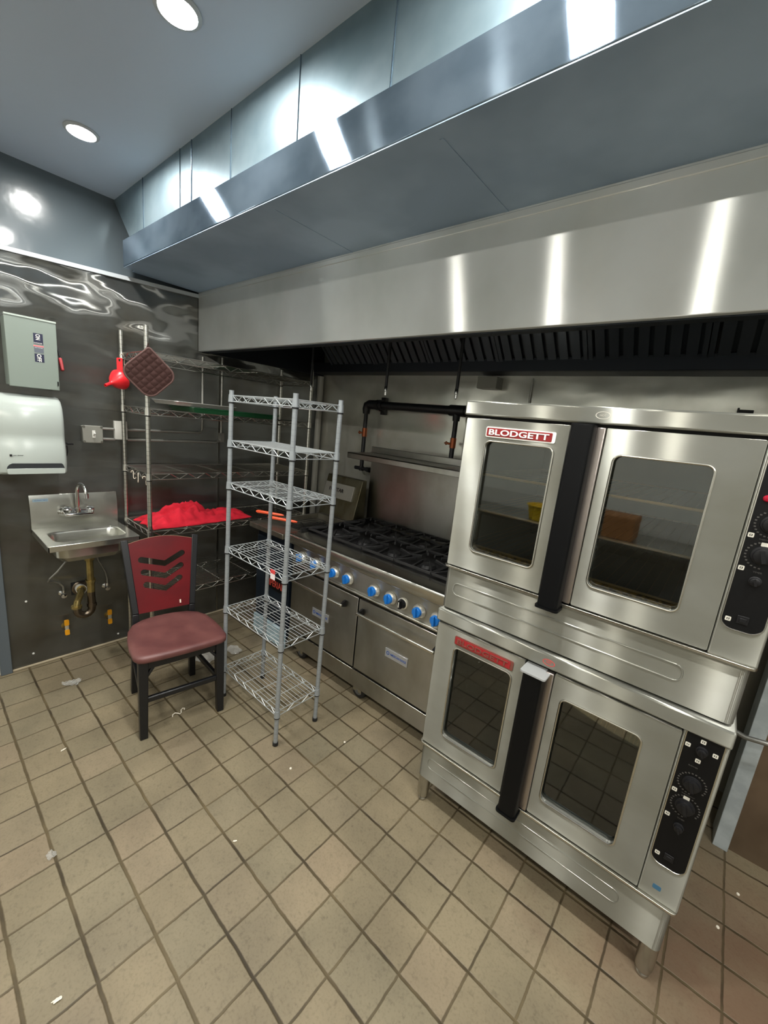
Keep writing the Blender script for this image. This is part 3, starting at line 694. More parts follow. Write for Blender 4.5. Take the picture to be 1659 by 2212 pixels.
b = MB(); b.box(RX0, RX1, 1.600, 1.66, 0.688, 0.703); b.build('panel_lip', 'steel_rail', rng, bevel=0.006, seg=4)
for i, kx in enumerate((0.99, 1.134, 1.312, 1.435, 1.646, 1.768, 1.853, 1.964, 2.078)):
    zc = 0.765 - 0.012 * (kx - 0.99) / 1.1
    if i == 6:
        m = MB(); m.lathe([(0.032, 0), (0.032, 0.006), (0.024, 0.010)], (kx, 1.615, zc), (0, -1, 0), 28); k = m.build('thermostat_knob', 'bezel_steel', rng)
        k['label'] = 'black thermostat knob among the blue ones'
        m = MB(); m.lathe([(0.027, 0.007), (0.025, 0.012), (0.021, 0.024), (0, 0.025)], (kx, 1.615, zc), (0, -1, 0), 24); m.obox((kx, 1.585, zc), (1, 0, 0.15), Y_, (-0.15, 0, 1), 0.007, 0.008, 0.022)
        m.build('grip', 'dial_black', k)
        m = MB(); m.box(kx - 0.004, kx + 0.001, 1.5755, 1.577, zc - 0.014, zc + 0.016); m.build('pointer', 'marking_white', k)
        continue
    m = MB(); m.lathe([(0.040, 0.0), (0.040, 0.004), (0.030, 0.020), (0.027, 0.020)], (kx, 1.613, zc), (0, -1, 0), 32); k = m.build('burner_knob', 'bezel_steel', rng)
    m = MB(); m.lathe([(0.027, 0.012), (0.027, 0.032), (0.0245, 0.036), (0, 0.036)], (kx, 1.613, zc), (0, -1, 0), 24)
    m.obox((kx, 1.572, zc + 0.002), (1, 0, 0.12), Y_, (-0.12, 0, 1), 0.0075, 0.0075, 0.0255)
    m.build('grip', 'knob_blue', k, bevel=0.002)
for dx0, dx1, hx0, hx1, gx0, gx1 in ((0.902, 1.535, 0.931, 1.446, 1.140, 1.297), (1.545, 2.224, 1.569, 2.115, 1.780, 1.937)):
    m = MB(); m.box(dx0, dx1, 1.605, 1.66, 0.217, 0.672); d = m.build('oven_door', 'steel_range', rng, bevel=0.003)
    m = MB(); m.box(hx0, hx1, 1.552, 1.568, 0.590, 0.610); h = m.build('door_handle', 'steel_rail', d, bevel=0.007, seg=4)
    m = MB()
    for xx in (hx0 + 0.012, hx1 - 0.012):
        m.prism([[(0, 0), (0.038, -0.012), (0.043, 0.012), (0.043, 0.03), (0.030, 0.03), (0, 0.018)]], (xx - 0.006, 1.5635, 0.591), Y_, Z_, 0, 0.012)
    m.build('bracket', 'dial_black', h)
    m = MB(); m.box(gx0, gx1, 1.600, 1.605, 0.411, 0.463); gb = m.build('nameplate', 'badge_silver', d, bevel=0.001)
    m = MB(); ring = lambda r0: [(gx0 + 0.02 + r0 * math.cos(i * PI / 10), 0.438 + r0 * math.sin(i * PI / 10)) for i in range(20)]
    m.prism([ring(0.011), ring(0.007)[::-1]], (0, 1.600, 0), X_, Z_, 0, 0.0008)
    text_mb(m, 'AMERICAN RANGE', ((gx0 + gx1) / 2 + 0.014, 1.600, 0.437), X_, Z_, 0.112, 0.014, 0.0008, 0.01)
    m.build('lettering', 'text_blue', gb)
    m = MB(); m.box(dx0 - 0.008, dx1 + 0.004, 1.607, 1.625, 0.092, 0.2035); m.build('kick_panel', 'steel_range', rng, bevel=0.002)
    m = MB(); m.box(dx0 - 0.008, dx1 + 0.004, 1.602, 1.64, 0.198, 0.206); m.build('kick_lip', 'steel_rail', rng, bevel=0.003)
b = MB(); b.box(RX0 + 0.01, RX1 - 0.01, 1.70, 2.38, 0.872, 0.888); b.box(RX0, RX0 + 0.016, 1.66, 2.40, 0.86, 0.935); b.box(RX1 - 0.016, RX1, 1.66, 2.40, 0.86, 0.935)
b.box(RX0, RX1, 1.695, 1.70, 0.86, 0.917)
b.build('cooktop', 'black_iron', rng)
gw, gd = (RX1 - RX0 - 0.05) / 5, 0.33
for r_i in range(2):
    for c_i in range(5):
        gx = RX0 + 0.025 + gw * (c_i + 0.5); gy = 1.705 + gd * (r_i + 0.5) + 0.003
        m = MB(); hw, hd2, zt_ = gw / 2 - 0.006, gd / 2 - 0.006, 0.935
        for sx in (-1, 1): m.beam((gx + sx * hw, gy - hd2, zt_), (gx + sx * hw, gy + hd2, zt_), 0.012, 0.016, X_)
        for sy in (-1, 1): m.beam((gx - hw, gy + sy * hd2, zt_), (gx + hw, gy + sy * hd2, zt_), 0.012, 0.016, Y_)
        for sx in (-1, 0, 1):
            for sy in (-1, 0, 1):
                if sx == sy == 0: continue
                o0 = Vector((gx + sx * hw, gy + sy * hd2, zt_)); c0 = Vector((gx, gy, zt_ + 0.012)); p1 = o0.lerp(c0, 0.62)
                m.beam(o0, Vector((p1.x, p1.y, zt_ + 0.016)), 0.010, 0.018, Vector((0, 0, 1)).cross(p1 - o0))
        m.build('burner_grate', 'black_iron', rng, bevel=0.002)
        m = MB(); m.lathe([(0.045, 0), (0.05, 0.012), (0.04, 0.028), (0.02, 0.034), (0, 0.034)], (gx, gy, 0.888), Z_, 20); m.build('burner', 'black_iron', rng)
b = MB(); b.box(0.846, RX1, 2.375, 2.40, 0.90, 1.44); b.box(0.846, RX1, 2.37, 2.376, 0.905, 0.915); b.build('backguard', 'steel_range', rng, bevel=0.002)
b = MB(); b.box(0.846, RX1, 2.10, 2.375, 1.452, 1.462); b.box(0.846, RX1, 2.10, 2.112, 1.420, 1.462); b.box(0.846, 0.856, 2.10, 2.375, 1.43, 1.462)
b.box(0.846, RX1, 2.365, 2.377, 1.462, 1.51)
b.build('high_shelf', 'steel_range', rng, bevel=0.003)
for cx, cy in ((1.000, 1.657), (1.572, 1.657), (2.14, 1.657), (0.98, 2.32), (2.14, 2.32)):
    m = MB(); m.cyl((cx, cy, 0.1), (cx, cy + 0.025, 0.125), 0.03); m.box(cx - 0.035, cx + 0.035, cy - 0.028, cy - 0.022, 0.05, 0.1); m.box(cx - 0.035, cx + 0.035, cy + 0.022, cy + 0.028, 0.05, 0.1); m.box(cx - 0.035, cx + 0.035, cy - 0.028, cy + 0.028, 0.092, 0.1)
    k = m.build('caster', 'steel_leg', rng)
    m = MB(); m.lathe([(0.040, -0.017), (0.052, -0.014), (0.056, 0), (0.052, 0.014), (0.040, 0.017)], (cx, cy, 0.056), Y_, 32); m.build('tyre', 'rubber', k)
    m = MB(); m.lathe([(0.0, -0.031), (0.008, -0.03), (0.012, -0.02), (0.018, -0.018), (0.04, -0.0165), (0.04, 0.0165)], (cx, cy, 0.056), Y_, 28); m.build('hub', 'caster_grey', k)

# ------------------------------------------------------------------ deep fryer
fr = thing('deep_fryer', 'dark blue tube deep fryer with steel ledge between chrome shelving and range', 'fryer', (0.665, 1.95, 0))
b = MB(); b.box(0.468, 0.862, 1.61, 2.24, 0.10, 0.86); b.build('cabinet', 'fryer_blue', fr, bevel=0.004)
b = MB(); b.box(0.478, 0.852, 1.598, 1.612, 0.235, 0.80); d = b.build('door', 'fryer_blue', fr, bevel=0.003)
b = MB(); b.box(0.60, 0.855, 1.590, 1.599, 0.44, 0.54); k = b.build('nameplate', 'panel_black', d)
b = MB(); text_mb(b, 'IMPERIAL', (0.725, 1.5898, 0.487), X_, Z_, 0.21, 0.05, 0.0008, 0.01); b.build('lettering', 'text_red', k)
b = MB(); b.box(0.592, 0.86, 1.588, 1.600, 0.54, 0.546); b.box(0.855, 0.861, 1.588, 1.600, 0.44, 0.54); b.build('plate_frame', 'steel_leg', k)
b = MB(); b.box(0.468, 0.862, 1.592, 1.612, 0.02, 0.165); b.build('toe_panel', 'film_blue', fr, bevel=0.004)
b = MB(); b.box(0.462, 0.866, 1.535, 1.70, 0.865, 0.903); b.build('front_ledge', 'steel_dull', fr, bevel=0.004)
b = MB(); b.box(0.462, 0.49, 1.70, 2.24, 0.865, 0.903); b.box(0.838, 0.866, 1.70, 2.24, 0.865, 0.903); b.box(0.49, 0.838, 2.16, 2.24, 0.865, 0.91)
b.box(0.49, 0.838, 1.70, 2.16, 0.862, 0.868); b.build('tank', 'steel_dull', fr, bevel=0.003)
b = MB(); b.prism([[(2.20, 0.90), (2.24, 0.90), (2.33, 0.90), (2.33, 1.235), (2.285, 1.235)]], (0.452, 0, 0), Y_, Z_, 0, 0.408); b.build('flue_riser', 'flue_steel', fr, bevel=0.004)
b = MB()
p00, p11 = Vector((0.60, 2.247, 1.11)), Vector((0, 0.085, 0.335)).normalized()
b.obox(Vector((0.635, 2.249, 1.115)), X_, p11, Vector((0, -p11.z, p11.y)), 0.168, 0.062, 0.012); pl = b.build('flue_plate', 'flue_plate', fr, bevel=0.002)
b = MB(); text_mb(b, 'FRYSTAR', Vector((0.612, 2.249, 1.122)) + Vector((0, -p11.z, p11.y)) * 0.0122, X_, p11, 0.17, 0.032, 0.001, 0.012); b.build('lettering', 'text_black', pl)
for lx, ly in ((0.50, 1.66), (0.83, 1.66), (0.50, 2.2), (0.83, 2.2)):
    m = MB(); m.cyl((lx, ly, 0), (lx, ly, 0.11), 0.018, 0.022); m.build('leg', 'steel_leg', fr)
def basket(p0, p1, lab):
    t = thing('fry_basket', lab, 'fry basket', (p1[0], p1[1], 0.87), 0, 'fry baskets with orange handles')
    p0, p1 = Vector(p0), Vector(p1); d = (p1 - p0)
    m = MB(); pts = [p0 + d * k for k in (0, 0.06, 0.5, 0.9, 1)]; m.tube(pts, [0.006, 0.012, 0.011, 0.009, 0.005], 10); m.build('handle', 'orange_grip', t)
    m = MB(); e = p1 + d.normalized() * 0.03
    m.tube([p1, e, Vector((e.x, e.y + 0.02, 0.93)), Vector((e.x, e.y + 0.05, 0.90))], 0.003, 6)
    bx0, bx1, by0, by1 = e.x - 0.06, min(e.x + 0.06, 0.825), e.y + 0.05, e.y + 0.32
    for zz in (0.90, 0.885, 0.873): m.tube([(bx0, by0, zz), (bx1, by0, zz), (bx1, by1, zz), (bx0, by1, zz)], 0.0022, 6, closed=True)
    k = 0
    while bx0 + k * 0.012 < bx1: m.cyl((bx0 + k * 0.012, by0, 0.872), (bx0 + k * 0.012, by1, 0.872), 0.001, seg=5); k += 1
    m.build('basket', 'black_iron', t)
basket((0.460, 1.590, 0.972), (0.640, 1.705, 0.966), 'fry basket whose orange handle lies nearer the left, on the fryer')
basket((0.605, 1.595, 0.960), (0.790, 1.712, 0.950), 'fry basket whose orange handle lies nearer the range, on the fryer')

# ------------------------------------------------------------------ gas pipe behind the range, boxes on the back wall
gp = thing('gas_pipe', 'black gas manifold pipe with two drops behind the range shelf', 'gas pipe', (1.2, 2.44, 1.31))
b = MB(); b.cyl((0.80, 2.44, 1.835), (2.30, 2.44, 1.828), 0.030); b.build('manifold', 'black_pipe', gp)
b = MB(); b.tube([(0.86, 2.44, 1.835), (0.80, 2.44, 1.835), (0.715, 2.44, 1.835), (0.690, 2.44, 1.825), (0.683, 2.44, 1.80), (0.683, 2.44, 1.76)], [0.036, 0.036, 0.036, 0.036, 0.034, 0.028], 16); b.cyl((0.80, 2.44, 1.835), (0.825, 2.44, 1.835), 0.042); b.build('elbow', 'black_pipe', gp)
b = MB(); b.cyl((1.48, 2.44, 1.831), (1.60, 2.44, 1.831), 0.038); b.cyl((1.535, 2.44, 1.83), (1.535, 2.44, 1.76), 0.030, 0.024); b.build('tee', 'black_pipe', gp)
for xx, zb_ in ((0.683, 1.31), (1.535, 1.47)):
    m = MB(); m.cyl((xx, 2.44, 1.78), (xx, 2.44, zb_), 0.017, seg=14); dp = m.build('drop', 'black_pipe', gp)
    m = MB(); m.cyl((xx, 2.44, 1.645), (xx, 2.44, 1.575), 0.021); m.cyl((xx, 2.44, 1.60), (xx - 0.045, 2.43, 1.605), 0.008, seg=10); m.tube([(xx - 0.045, 2.43, 1.595), (xx - 0.06, 2.43, 1.605), (xx - 0.045, 2.43, 1.615)], 0.006, 8); m.build('valve', 'valve_bronze', dp)
b = MB(); b.cyl((0.683, 2.44, 1.33), (0.683, 2.44, 1.29), 0.02); b.cyl((0.62, 2.43, 1.31), (0.80, 2.44, 1.31), 0.015); b.lathe([(0.0, -0.02), (0.02, -0.018), (0.022, 0.018), (0, 0.02)], (0.77, 2.43, 1.31), X_, 16); b.build('regulator', 'black_pipe', gp)
b = MB(); b.box(0.79, 0.83, 2.49, BY - 0.001, 1.765, 1.90); b.box(0.79, 0.83, 2.47, 2.495, 1.79, 1.80)
tag(b.build('pipe_bracket', 'black_pipe', bevel=0.002), 'black upright strut bracket on the back wall behind the gas pipe', 'bracket')
b = MB(); b.box(1.655, 1.795, 2.44, BY - 0.001, 1.985, 2.06); tag(b.build('utility_box', 'jbox_grey', bevel=0.003), 'small grey metal box on the back wall above the upper oven', 'box')
b = MB(); b.tube([(1.995, 2.52, 1.75), (1.995, 2.52, 2.06)], 0.006, 8); tag(b.build('wall_conduit', 'conduit'), 'thin vertical rod on the back wall above the upper oven', 'conduit')
b = MB(); b.prism([rr(3.005, 3.065, 1.80, 1.925, 0.003, 2), rr(3.022, 3.042, 1.87, 1.905, 0.009, 4)[::-1]], (0, BY - 0.001, 0), X_, Z_, 0, 0.006); b.box(3.005, 3.013, 2.47, BY - 0.001, 1.80, 1.928)
tag(b.build('oven_bracket', 'black_pipe', bevel=0.001), 'black slotted bracket on the back wall behind the right end of the upper oven', 'bracket')
b = MB(); b.cyl((0.036, 2.485, 0.0), (0.036, 2.485, 2.058), 0.028, seg=24); tag(b.build('drain_pipe', 'pvc'), 'pale grey upright pipe in the back left corner behind the fryer', 'pipe')
b = MB(); b.tube([(3.225, 2.40, 0.60), (3.227, 2.14, 0.61), (3.245, 2.04, 0.615), (3.31, 2.0, 0.62), (3.42, 2.0, 0.64), (3.7, 2.05, 0.69)], 0.010, 10)
tag(b.build('gas_hose', 'hose_braid'), 'grey gas hose running right from behind the stacked ovens', 'hose')

# ------------------------------------------------------------------ wire shelving
def wire_shelf(x0, x1, y0, y1, zt, long, n_long, n_cross, mats, drop=0.030, wr=0.0020, fr_=0.0032, step=0.045, ring=True, sl=0.0165, bar=0.0026):
    m = MB(); zb = zt - drop
    def side(p, q):
        p, q = Vector(p), Vector(q); d = (q - p); L_ = d.length; d.normalize(); p2, q2 = p + d * 0.012, q - d * 0.012
        for zz in (zt, zb): m.cyl((p2.x, p2.y, zz), (q2.x, q2.y, zz), fr_, seg=7)
        n = max(2, int(L_ / step)); pts = []
        for i in range(n + 1):
            c = p2.lerp(q2, i / n); pts.append((c.x, c.y, zt if i % 2 == 0 else zb))
        for a_, b_ in zip(pts, pts[1:]): m.cyl(a_, b_, bar, seg=6)
    side((x0, y0, 0), (x1, y0, 0)); side((x0, y1, 0), (x1, y1, 0)); side((x0, y0, 0), (x0, y1, 0)); side((x1, y0, 0), (x1, y1, 0))
    if long == 'x':
        for i in range(1, n_long + 1):
            yy = y0 + (y1 - y0) * i / (n_long + 1); m.cyl((x0, yy, zt - 0.001), (x1, yy, zt - 0.001), wr, seg=6)
        for i in range(1, n_cross + 1):
            xx = x0 + (x1 - x0) * i / (n_cross + 1); m.cyl((xx, y0, zt - 0.005), (xx, y1, zt - 0.005), fr_, seg=6)
    else:
        for i in range(1, n_long + 1):
            xx = x0 + (x1 - x0) * i / (n_long + 1); m.cyl((xx, y0, zt - 0.001), (xx, y1, zt - 0.001), wr, seg=6)
        for i in range(1, n_cross + 1):
            yy = y0 + (y1 - y0) * i / (n_cross + 1); m.cyl((x0, yy, zt - 0.005), (x1, yy, zt - 0.005), fr_, seg=6)
    for xx in (x0, x1):
        for yy in (y0, y1):
            m.mi = 2; m.lathe([(sl - 0.0005, zb - 0.004), (sl + 0.001, zb - 0.003), (sl - 0.001, zt + 0.004), (0.0125, zt + 0.004)], (xx, yy, 0), Z_, 16)
            m.mi = 1; m.lathe([(0.0128, zb - 0.010), (0.0152, zb - 0.009), (0.0156, zb - 0.004), (0.0128, zb - 0.0035)], (xx, yy, 0), Z_, 16)
    return m
SH = 0.0105
ws = thing('wire_shelving_unit', 'narrow grey epoxy wire shelving unit of six empty tiers', 'shelving unit', (1.28, 1.185, 0))
WX0, WX1, WY0, WY1 = 1.019, 1.546, 1.052, 1.318
for px in (WX0, WX1):
    for py in (WY0, WY1):
        m = MB(); m.cyl((px, py, 0.018), (px, py, 1.778), 0.0115, seg=18)
        m.cyl((px, py, 1.774), (px, py, 1.780), 0.0120, seg=18)
        k = m.build('post', 'grey_post', ws, shear=SH)
        m = MB(); m.lathe([(0.010, 0), (0.0145, 0.003), (0.0145, 0.020), (0.0127, 0.022)], (px, py, 0), Z_, 16); m.build('foot', 'rubber', k)
for zt in (1.755, 1.527, 1.304, 0.944, 0.585, 0.204):
    wire_shelf(WX0, WX1, WY0, WY1, zt, 'x', 11, 4, None, wr=0.0015, fr_=0.0025, bar=0.0019, sl=0.0148).build('shelf', ['grey_wire', 'ring_black', 'grey_epoxy'], ws, shear=SH)
b = MB(); b.box(1.440, 1.476, 1.0435, 1.0450, 0.900, 0.948); b.mi = 1; b.box(1.440, 1.476, 1.0428, 1.0452, 0.930, 0.949); b.build('price_tag', ['tag_white', 'tag_red'], ws, shear=SH)

cs = thing('chrome_shelving_unit', 'wide chrome wire shelving unit against the left wall beside the sink', 'shelving unit', (0.24, 1.46, 0))
CX0, CX1, CY0, CY1 = 0.045, 0.440, 0.872, 2.050
for px in (CX0, CX1):
    for py in (CY0, CY1):
        m = MB(); m.cyl((px, py, 0.03), (px, py, 2.045 if py > 1.5 else 2.088), 0.0127, seg=18); k = m.build('post', 'chrome_post', cs)
        m = MB(); m.lathe([(0.016, 0), (0.018, 0.006), (0.008, 0.012), (0.008, 0.03), (0.0165, 0.034), (0.0165, 0.05), (0.0127, 0.052)], (px, py, 0), Z_, 14); m.build('foot', 'ring_black', k)
for zt in (1.955, 1.640, 1.262, 0.905, 0.483):
    wire_shelf(CX0, CX1, CY0, CY1, zt, 'y', 15, 4, None, drop=0.034, step=0.055).build('shelf', ['chrome_wire', 'ring_black', 'chrome_wire'], cs)

# quilted pot holder hanging at the front post
ph = thing('pot_holder', 'brown quilted square pot holder hanging by its corner on the chrome shelf post', 'pot holder', (0.468, 0.842, 1.83))
cdir = Vector((2.56, -0.92, 0)).normalized(); uu = Vector((0, 0, 1)).cross(cdir)   # facing the room
def ph_pt(a, c, off):
    s45 = math.sqrt(0.5); return Vector((0.500, 0.864, 1.832)) + uu * ((a - c) * s45) + Vector((0, 0, 1)) * ((a + c) * s45) + cdir * off
N_ = 60; H_ = 0.098; vs = []; fs = []
def sq(a, c):      # round the square's corners
    r = 0.012 if (a > 0 and c > 0) else 0.050; ax, cx_ = abs(a), abs(c); m_ = H_ - r
    if ax > m_ and cx_ > m_:
        dx_, dc_ = ax - m_, cx_ - m_; l = math.hypot(dx_, dc_); mxx = max(dx_, dc_)
        if l > 1e-9: f = mxx / l; ax, cx_ = m_ + dx_ * f, m_ + dc_ * f
    return math.copysign(ax, a), math.copysign(cx_, c)
m = MB()
for sgn in (1, -1):
    base = len(vs)
    for i in range(N_ + 1):
        for j_ in range(N_ + 1):
            a, c = -H_ + 2 * H_ * i / N_, -H_ + 2 * H_ * j_ / N_
            e = min(H_ - abs(a), H_ - abs(c)) / H_
            q1 = abs(math.sin((a + H_) * PI / 0.0327)); q2 = abs(math.sin((c + H_) * PI / 0.0327))
            th = 0.003 + 0.006 * min(1, e * 5) * (0.25 + 0.75 * (q1 * q2) ** 0.5)
            aa, cc = sq(a, c); vs.append(ph_pt(aa, cc, sgn * th))
    for i in range(N_):
        for j_ in range(N_):
            p = base + i * (N_ + 1) + j_; f = (p, p + N_ + 1, p + N_ + 2, p + 1); fs.append(f if sgn == 1 else f[::-1])
m.raw(vs, fs); m.build('quilted_pad', 'pad_brown', ph)
m = MB(); ed = []
for k in range(80):
    t_ = k / 80 * 4; sd = int(t_); f = (t_ - sd) * 2 - 1
    a, c = ((f, 1), (1, -f), (-f, -1), (-1, f))[sd]; aa, cc = sq(a * H_, c * H_); ed.append(ph_pt(aa, cc, 0))
m.tube(ed, 0.0055, 8, closed=True); m.build('binding', 'pad_edge', ph)
m = MB(); tp = ph_pt(H_ * 0.93, H_ * 0.93, 0); m.tube([tp, tp + Vector((-0.006, 0, 0.03)), Vector((0.466, 0.856, 1.950)), tp + Vector((-0.01, 0.004, 0.02)), tp], 0.002, 6); m.build('loop', 'pad_edge', ph)

# red funnel hung on an S-hook
fn = thing('funnel', 'red plastic funnel hanging at the left front post of the chrome shelving', 'funnel', (0.10, 0.852, 1.77))
ax = Vector((0.36, -0.58, -0.28)).normalized(); fo = Vector((0.108, 0.843, 1.795))
m = MB(); m.lathe([(0.056, 0.0), (0.059, 0.0), (0.060, 0.006), (0.055, 0.018), (0.040, 0.045), (0.022, 0.066), (0.013, 0.075), (0.010, 0.085), (0.0085, 0.125), (0.0065, 0.125), (0.008, 0.085), (0.011, 0.074), (0.020, 0.064), (0.038, 0.043), (0.053, 0.016), (0.056, 0.0)], fo, ax, 32); m.build('cone', 'funnel_red', fn)
m = MB(); m.prism([rr(-0.016, 0.016, 0.04, 0.125, 0.006, 3), rr(-0.006, 0.006, 0.104, 0.118, 0.004, 3)[::-1]], fo, Vector((0.64, 0.77, 0)).normalized(), Vector((0.05, -0.02, 1)).normalized(), -0.003, 0.003); m.build('hang_tab', 'funnel_red', fn)
def s_hook(p, lab, tilt=0.0, s_=1.0):
    m = MB(); p = Vector(p); pts = []
    for k in range(19):
        a = PI * (1.15 - 1.15 * k / 9) if k < 10 else PI * (1.0 + 1.15 * (k - 9) / 9)
        if k < 10: q = Vector((0.011 * math.cos(PI * (1.2 - 1.2 * k / 9)) + 0.0, 0, 0.011 * math.sin(PI * (1.2 - 1.2 * k / 9))))
        else: q = Vector((0.022 - 0.011 - 0.011 * 0 + 0.013 - 0.013 * math.cos(PI * 1.1 * (k - 9) / 9), 0, -0.045 - 0.013 * math.sin(PI * 1.1 * (k - 9) / 9)))
        q = q * s_; pts.append(p + Vector((q.x * math.cos(tilt), q.x * math.sin(tilt), q.z)))
    m.tube(pts, 0.0019, 7)
    tag(m.build('hook', 'ivory_plastic'), lab, 'hook', 'hooks on the chrome shelving')
s_hook((0.070, 0.868, 1.938), 'pale hook that holds the red funnel', 0.9)
s_hook((0.20, 0.862, 1.240), 'ivory hook nearest the left post on the middle chrome shelf', 0.5, 0.7)
s_hook((0.30, 0.862, 1.240), 'ivory hook in the middle of the short edge of the middle chrome shelf', -0.4, 0.8)
s_hook((0.405, 0.858, 1.235), 'ivory hook nearest the right post on the middle chrome shelf', 1.3, 0.8)

# trays on the second chrome tier
def tray(x0, x1, y0, y1, z, mt, name, lab, cat, h=0.022):
    m = MB(); o = lambda d, zz: [(a, c, zz) for a, c in rr(x0 + d, x1 - d, y0 + d, y1 - d, 0.03, 4)]
    loops = [o(0.018, z), o(0.004, z + h), o(0.0, z + h + 0.002), o(0.001, z + h + 0.005), o(0.006, z + h), o(0.02, z + 0.003)]
    vs = [v for l in loops for v in l]; n = len(loops[0]); fs = [tuple(range(n))[::-1], tuple(range(5 * n, 6 * n))]
    for k in range(5):
        for i in range(n): fs.append((k * n + i, k * n + (i + 1) % n, (k + 1) * n + (i + 1) % n, (k + 1) * n + i))
    m.raw(vs, fs); return tag(m.build(name, mt), lab, cat)
tray(0.075, 0.432, 1.12, 1.79, 1.6425, 'tray_green', 'serving_tray', 'long green tray lying on the second tier of the chrome shelving', 'tray', 0.026)
tray(0.075, 0.436, 1.02, 1.44, 1.6765, 'tray_steel', 'sheet_pan', 'silver sheet pan resting on the green tray on the chrome shelving', 'sheet pan', 0.020)

# crumpled red cloth on the fourth tier
m = MB(); NU, NV = 70, 44; vs = []; fs = []
def cloth_h(s, t):
    x = s * 0.75; y = t * 0.30
    lob = 0.085 * math.exp(-((s - 0.30) / 0.20) ** 2 - ((t - 0.5) / 0.33) ** 2) + 0.055 * math.exp(-((s - 0.48) / 0.10) ** 2 - ((t - 0.42) / 0.25) ** 2) + 0.030 * math.exp(-((s - 0.74) / 0.17) ** 2 - ((t - 0.5) / 0.4) ** 2)
    r1 = 1 - abs(mnoise.noise(Vector((s * 9, t * 4.5, 1.3)))) * 2; r2 = 1 - abs(mnoise.noise(Vector((s * 19, t * 8, 7.7)))) * 2
    e = min(s, 1 - s, (t) * 0.6, (1 - t) * 0.6) * 9; e = max(0, min(1, e))
    return (0.004 + (lob + 0.02) * (0.55 + 0.55 * max(0, r1)) + 0.012 * max(0, r2)) * e ** 0.7
for i in range(NU + 1):
    for j_ in range(NV + 1):
        s, t = i / NU, j_ / NV
        yy = 0.90 + s * 0.70; wv = 0.5 + 0.10 * mnoise.noise(Vector((s * 5, 0.3, 2))); wd = 0.30 * (1 - 0.45 * s * s)
        e = 1 + 0.12 * mnoise.noise(Vector((s * 7, t * 6, 4)))
        xx = 0.265 + (t - 0.5) * wd * e + 0.04 * s
        yy += 0.03 * mnoise.noise(Vector((t * 6, s * 3, 9)))
        vs.append((min(xx, 0.425), yy, 0.9085 + cloth_h(s, t)))
for i in range(NU):
    for j_ in range(NV):
        p = i * (NV + 1) + j_; fs.append((p, p + NV + 1, p + NV + 2, p + 1))
m.raw(vs, fs); o = m.build('cloth', 'cloth_red', smooth=True, angle=70)
sd = o.modifiers.new('thick', 'SOLIDIFY'); sd.thickness = 0.002; sd.offset = 1
tag(o, 'crumpled bright red cloth heaped on the fourth tier of the chrome shelving', 'cloth')

# ------------------------------------------------------------------ hand sink and plumbing
sk = thing('hand_sink', 'wall-hung stainless hand sink with backsplash on the left wall', 'sink', (0.2, 0.605, 0.7))
SX0, SX1, SY0, SY1, SZ = 0.003, 0.412, 0.384, 0.826, 0.882
b = MB(); b.prism([rr(SX0, SX1, SY0, SY1, 0.012, 3), rr(0.125, 0.352, 0.426, 0.784, 0.05, 6)[::-1]], (0, 0, SZ - 0.005), X_, Y_, 0, 0.005)
b.box(SX1 - 0.008, SX1, SY0, SY1, SZ - 0.033, SZ - 0.001); b.box(SX0, SX1, SY0, SY0 + 0.008, SZ - 0.033, SZ - 0.001); b.box(SX0, SX1, SY1 - 0.008, SY1, SZ - 0.033, SZ - 0.001)
b.build('rim', 'steel_sink', sk, bevel=0.003)
b = MB(); loops = []
for dd, zz, rr_ in ((0, SZ - 0.001, 0.05), (0.006, SZ - 0.012, 0.05), (0.012, SZ - 0.10, 0.05), (0.035, SZ - 0.128, 0.045), (0.06, SZ - 0.132, 0.04)):
    loops.append([(a, c, zz) for a, c in rr(0.125 + dd, 0.352 - dd, 0.426 + dd, 0.784 - dd, rr_, 6)])
n = len(loops[0]); vs = [v for l in loops for v in l]; fs = [tuple(range(4 * n, 5 * n))]
for k in range(4):
    for i in range(n): fs.append((k * n + i, k * n + (i + 1) % n, (k + 1) * n + (i + 1) % n, (k + 1) * n + i))
b.raw(vs, fs); o = b.build('bowl', 'steel_sink', sk); sd = o.modifiers.new('thick', 'SOLIDIFY'); sd.thickness = 0.004; sd.offset = 0
b = MB(); b.prism([[(0.003, 0.86), (0.0222, 0.86), (0.0222, 1.018), (0.0045, 1.083), (0.003, 1.083)]], (0, SY0, 0), X_, Z_, 0, -(SY1 - SY0)); bs = b.build('backsplash', 'steel_sink', sk, bevel=0.002)
b = MB(); b.obox((0.0130, 0.435, 1.052), Y_, (-0.263, 0, 0.965), (0.965, 0, 0.263), 0.036, 0.009, 0.0008); k = b.build('maker_sticker', 'sticker_pale', bs)
b = MB(); text_mb(b, 'ADVANCE TABCO', Vector((0.0130, 0.437, 1.052)) + Vector((0.965, 0, 0.263)) * 0.0008, Y_, (-0.263, 0, 0.965), 0.06, 0.006, 0.0006); b.build('lettering', 'text_blue', k)
fc = thing('faucet', 'chrome gooseneck faucet with two handles on the sink backsplash', 'faucet', (0.06, 0.602, 0.98))
b = MB(); b.cyl((0.055, 0.525, 0.978), (0.055, 0.680, 0.972), 0.020, seg=18); b.box(0.05, 0.10, 0.53, 0.675, 0.962, 0.978)
b.lathe([(0.026, 0), (0.026, 0.01), (0.017, 0.02), (0.017, 0.034)], (0.023, 0.535, 0.977), X_, 18); b.lathe([(0.026, 0), (0.026, 0.01), (0.017, 0.02), (0.017, 0.034)], (0.023, 0.668, 0.972), X_, 18)
b.build('mixer_body', 'chrome', fc, bevel=0.006, seg=3)
b = MB(); P = [(0.075, 0.600, 0.975), (0.075, 0.600, 1.02), (0.075, 0.600, 1.10)]
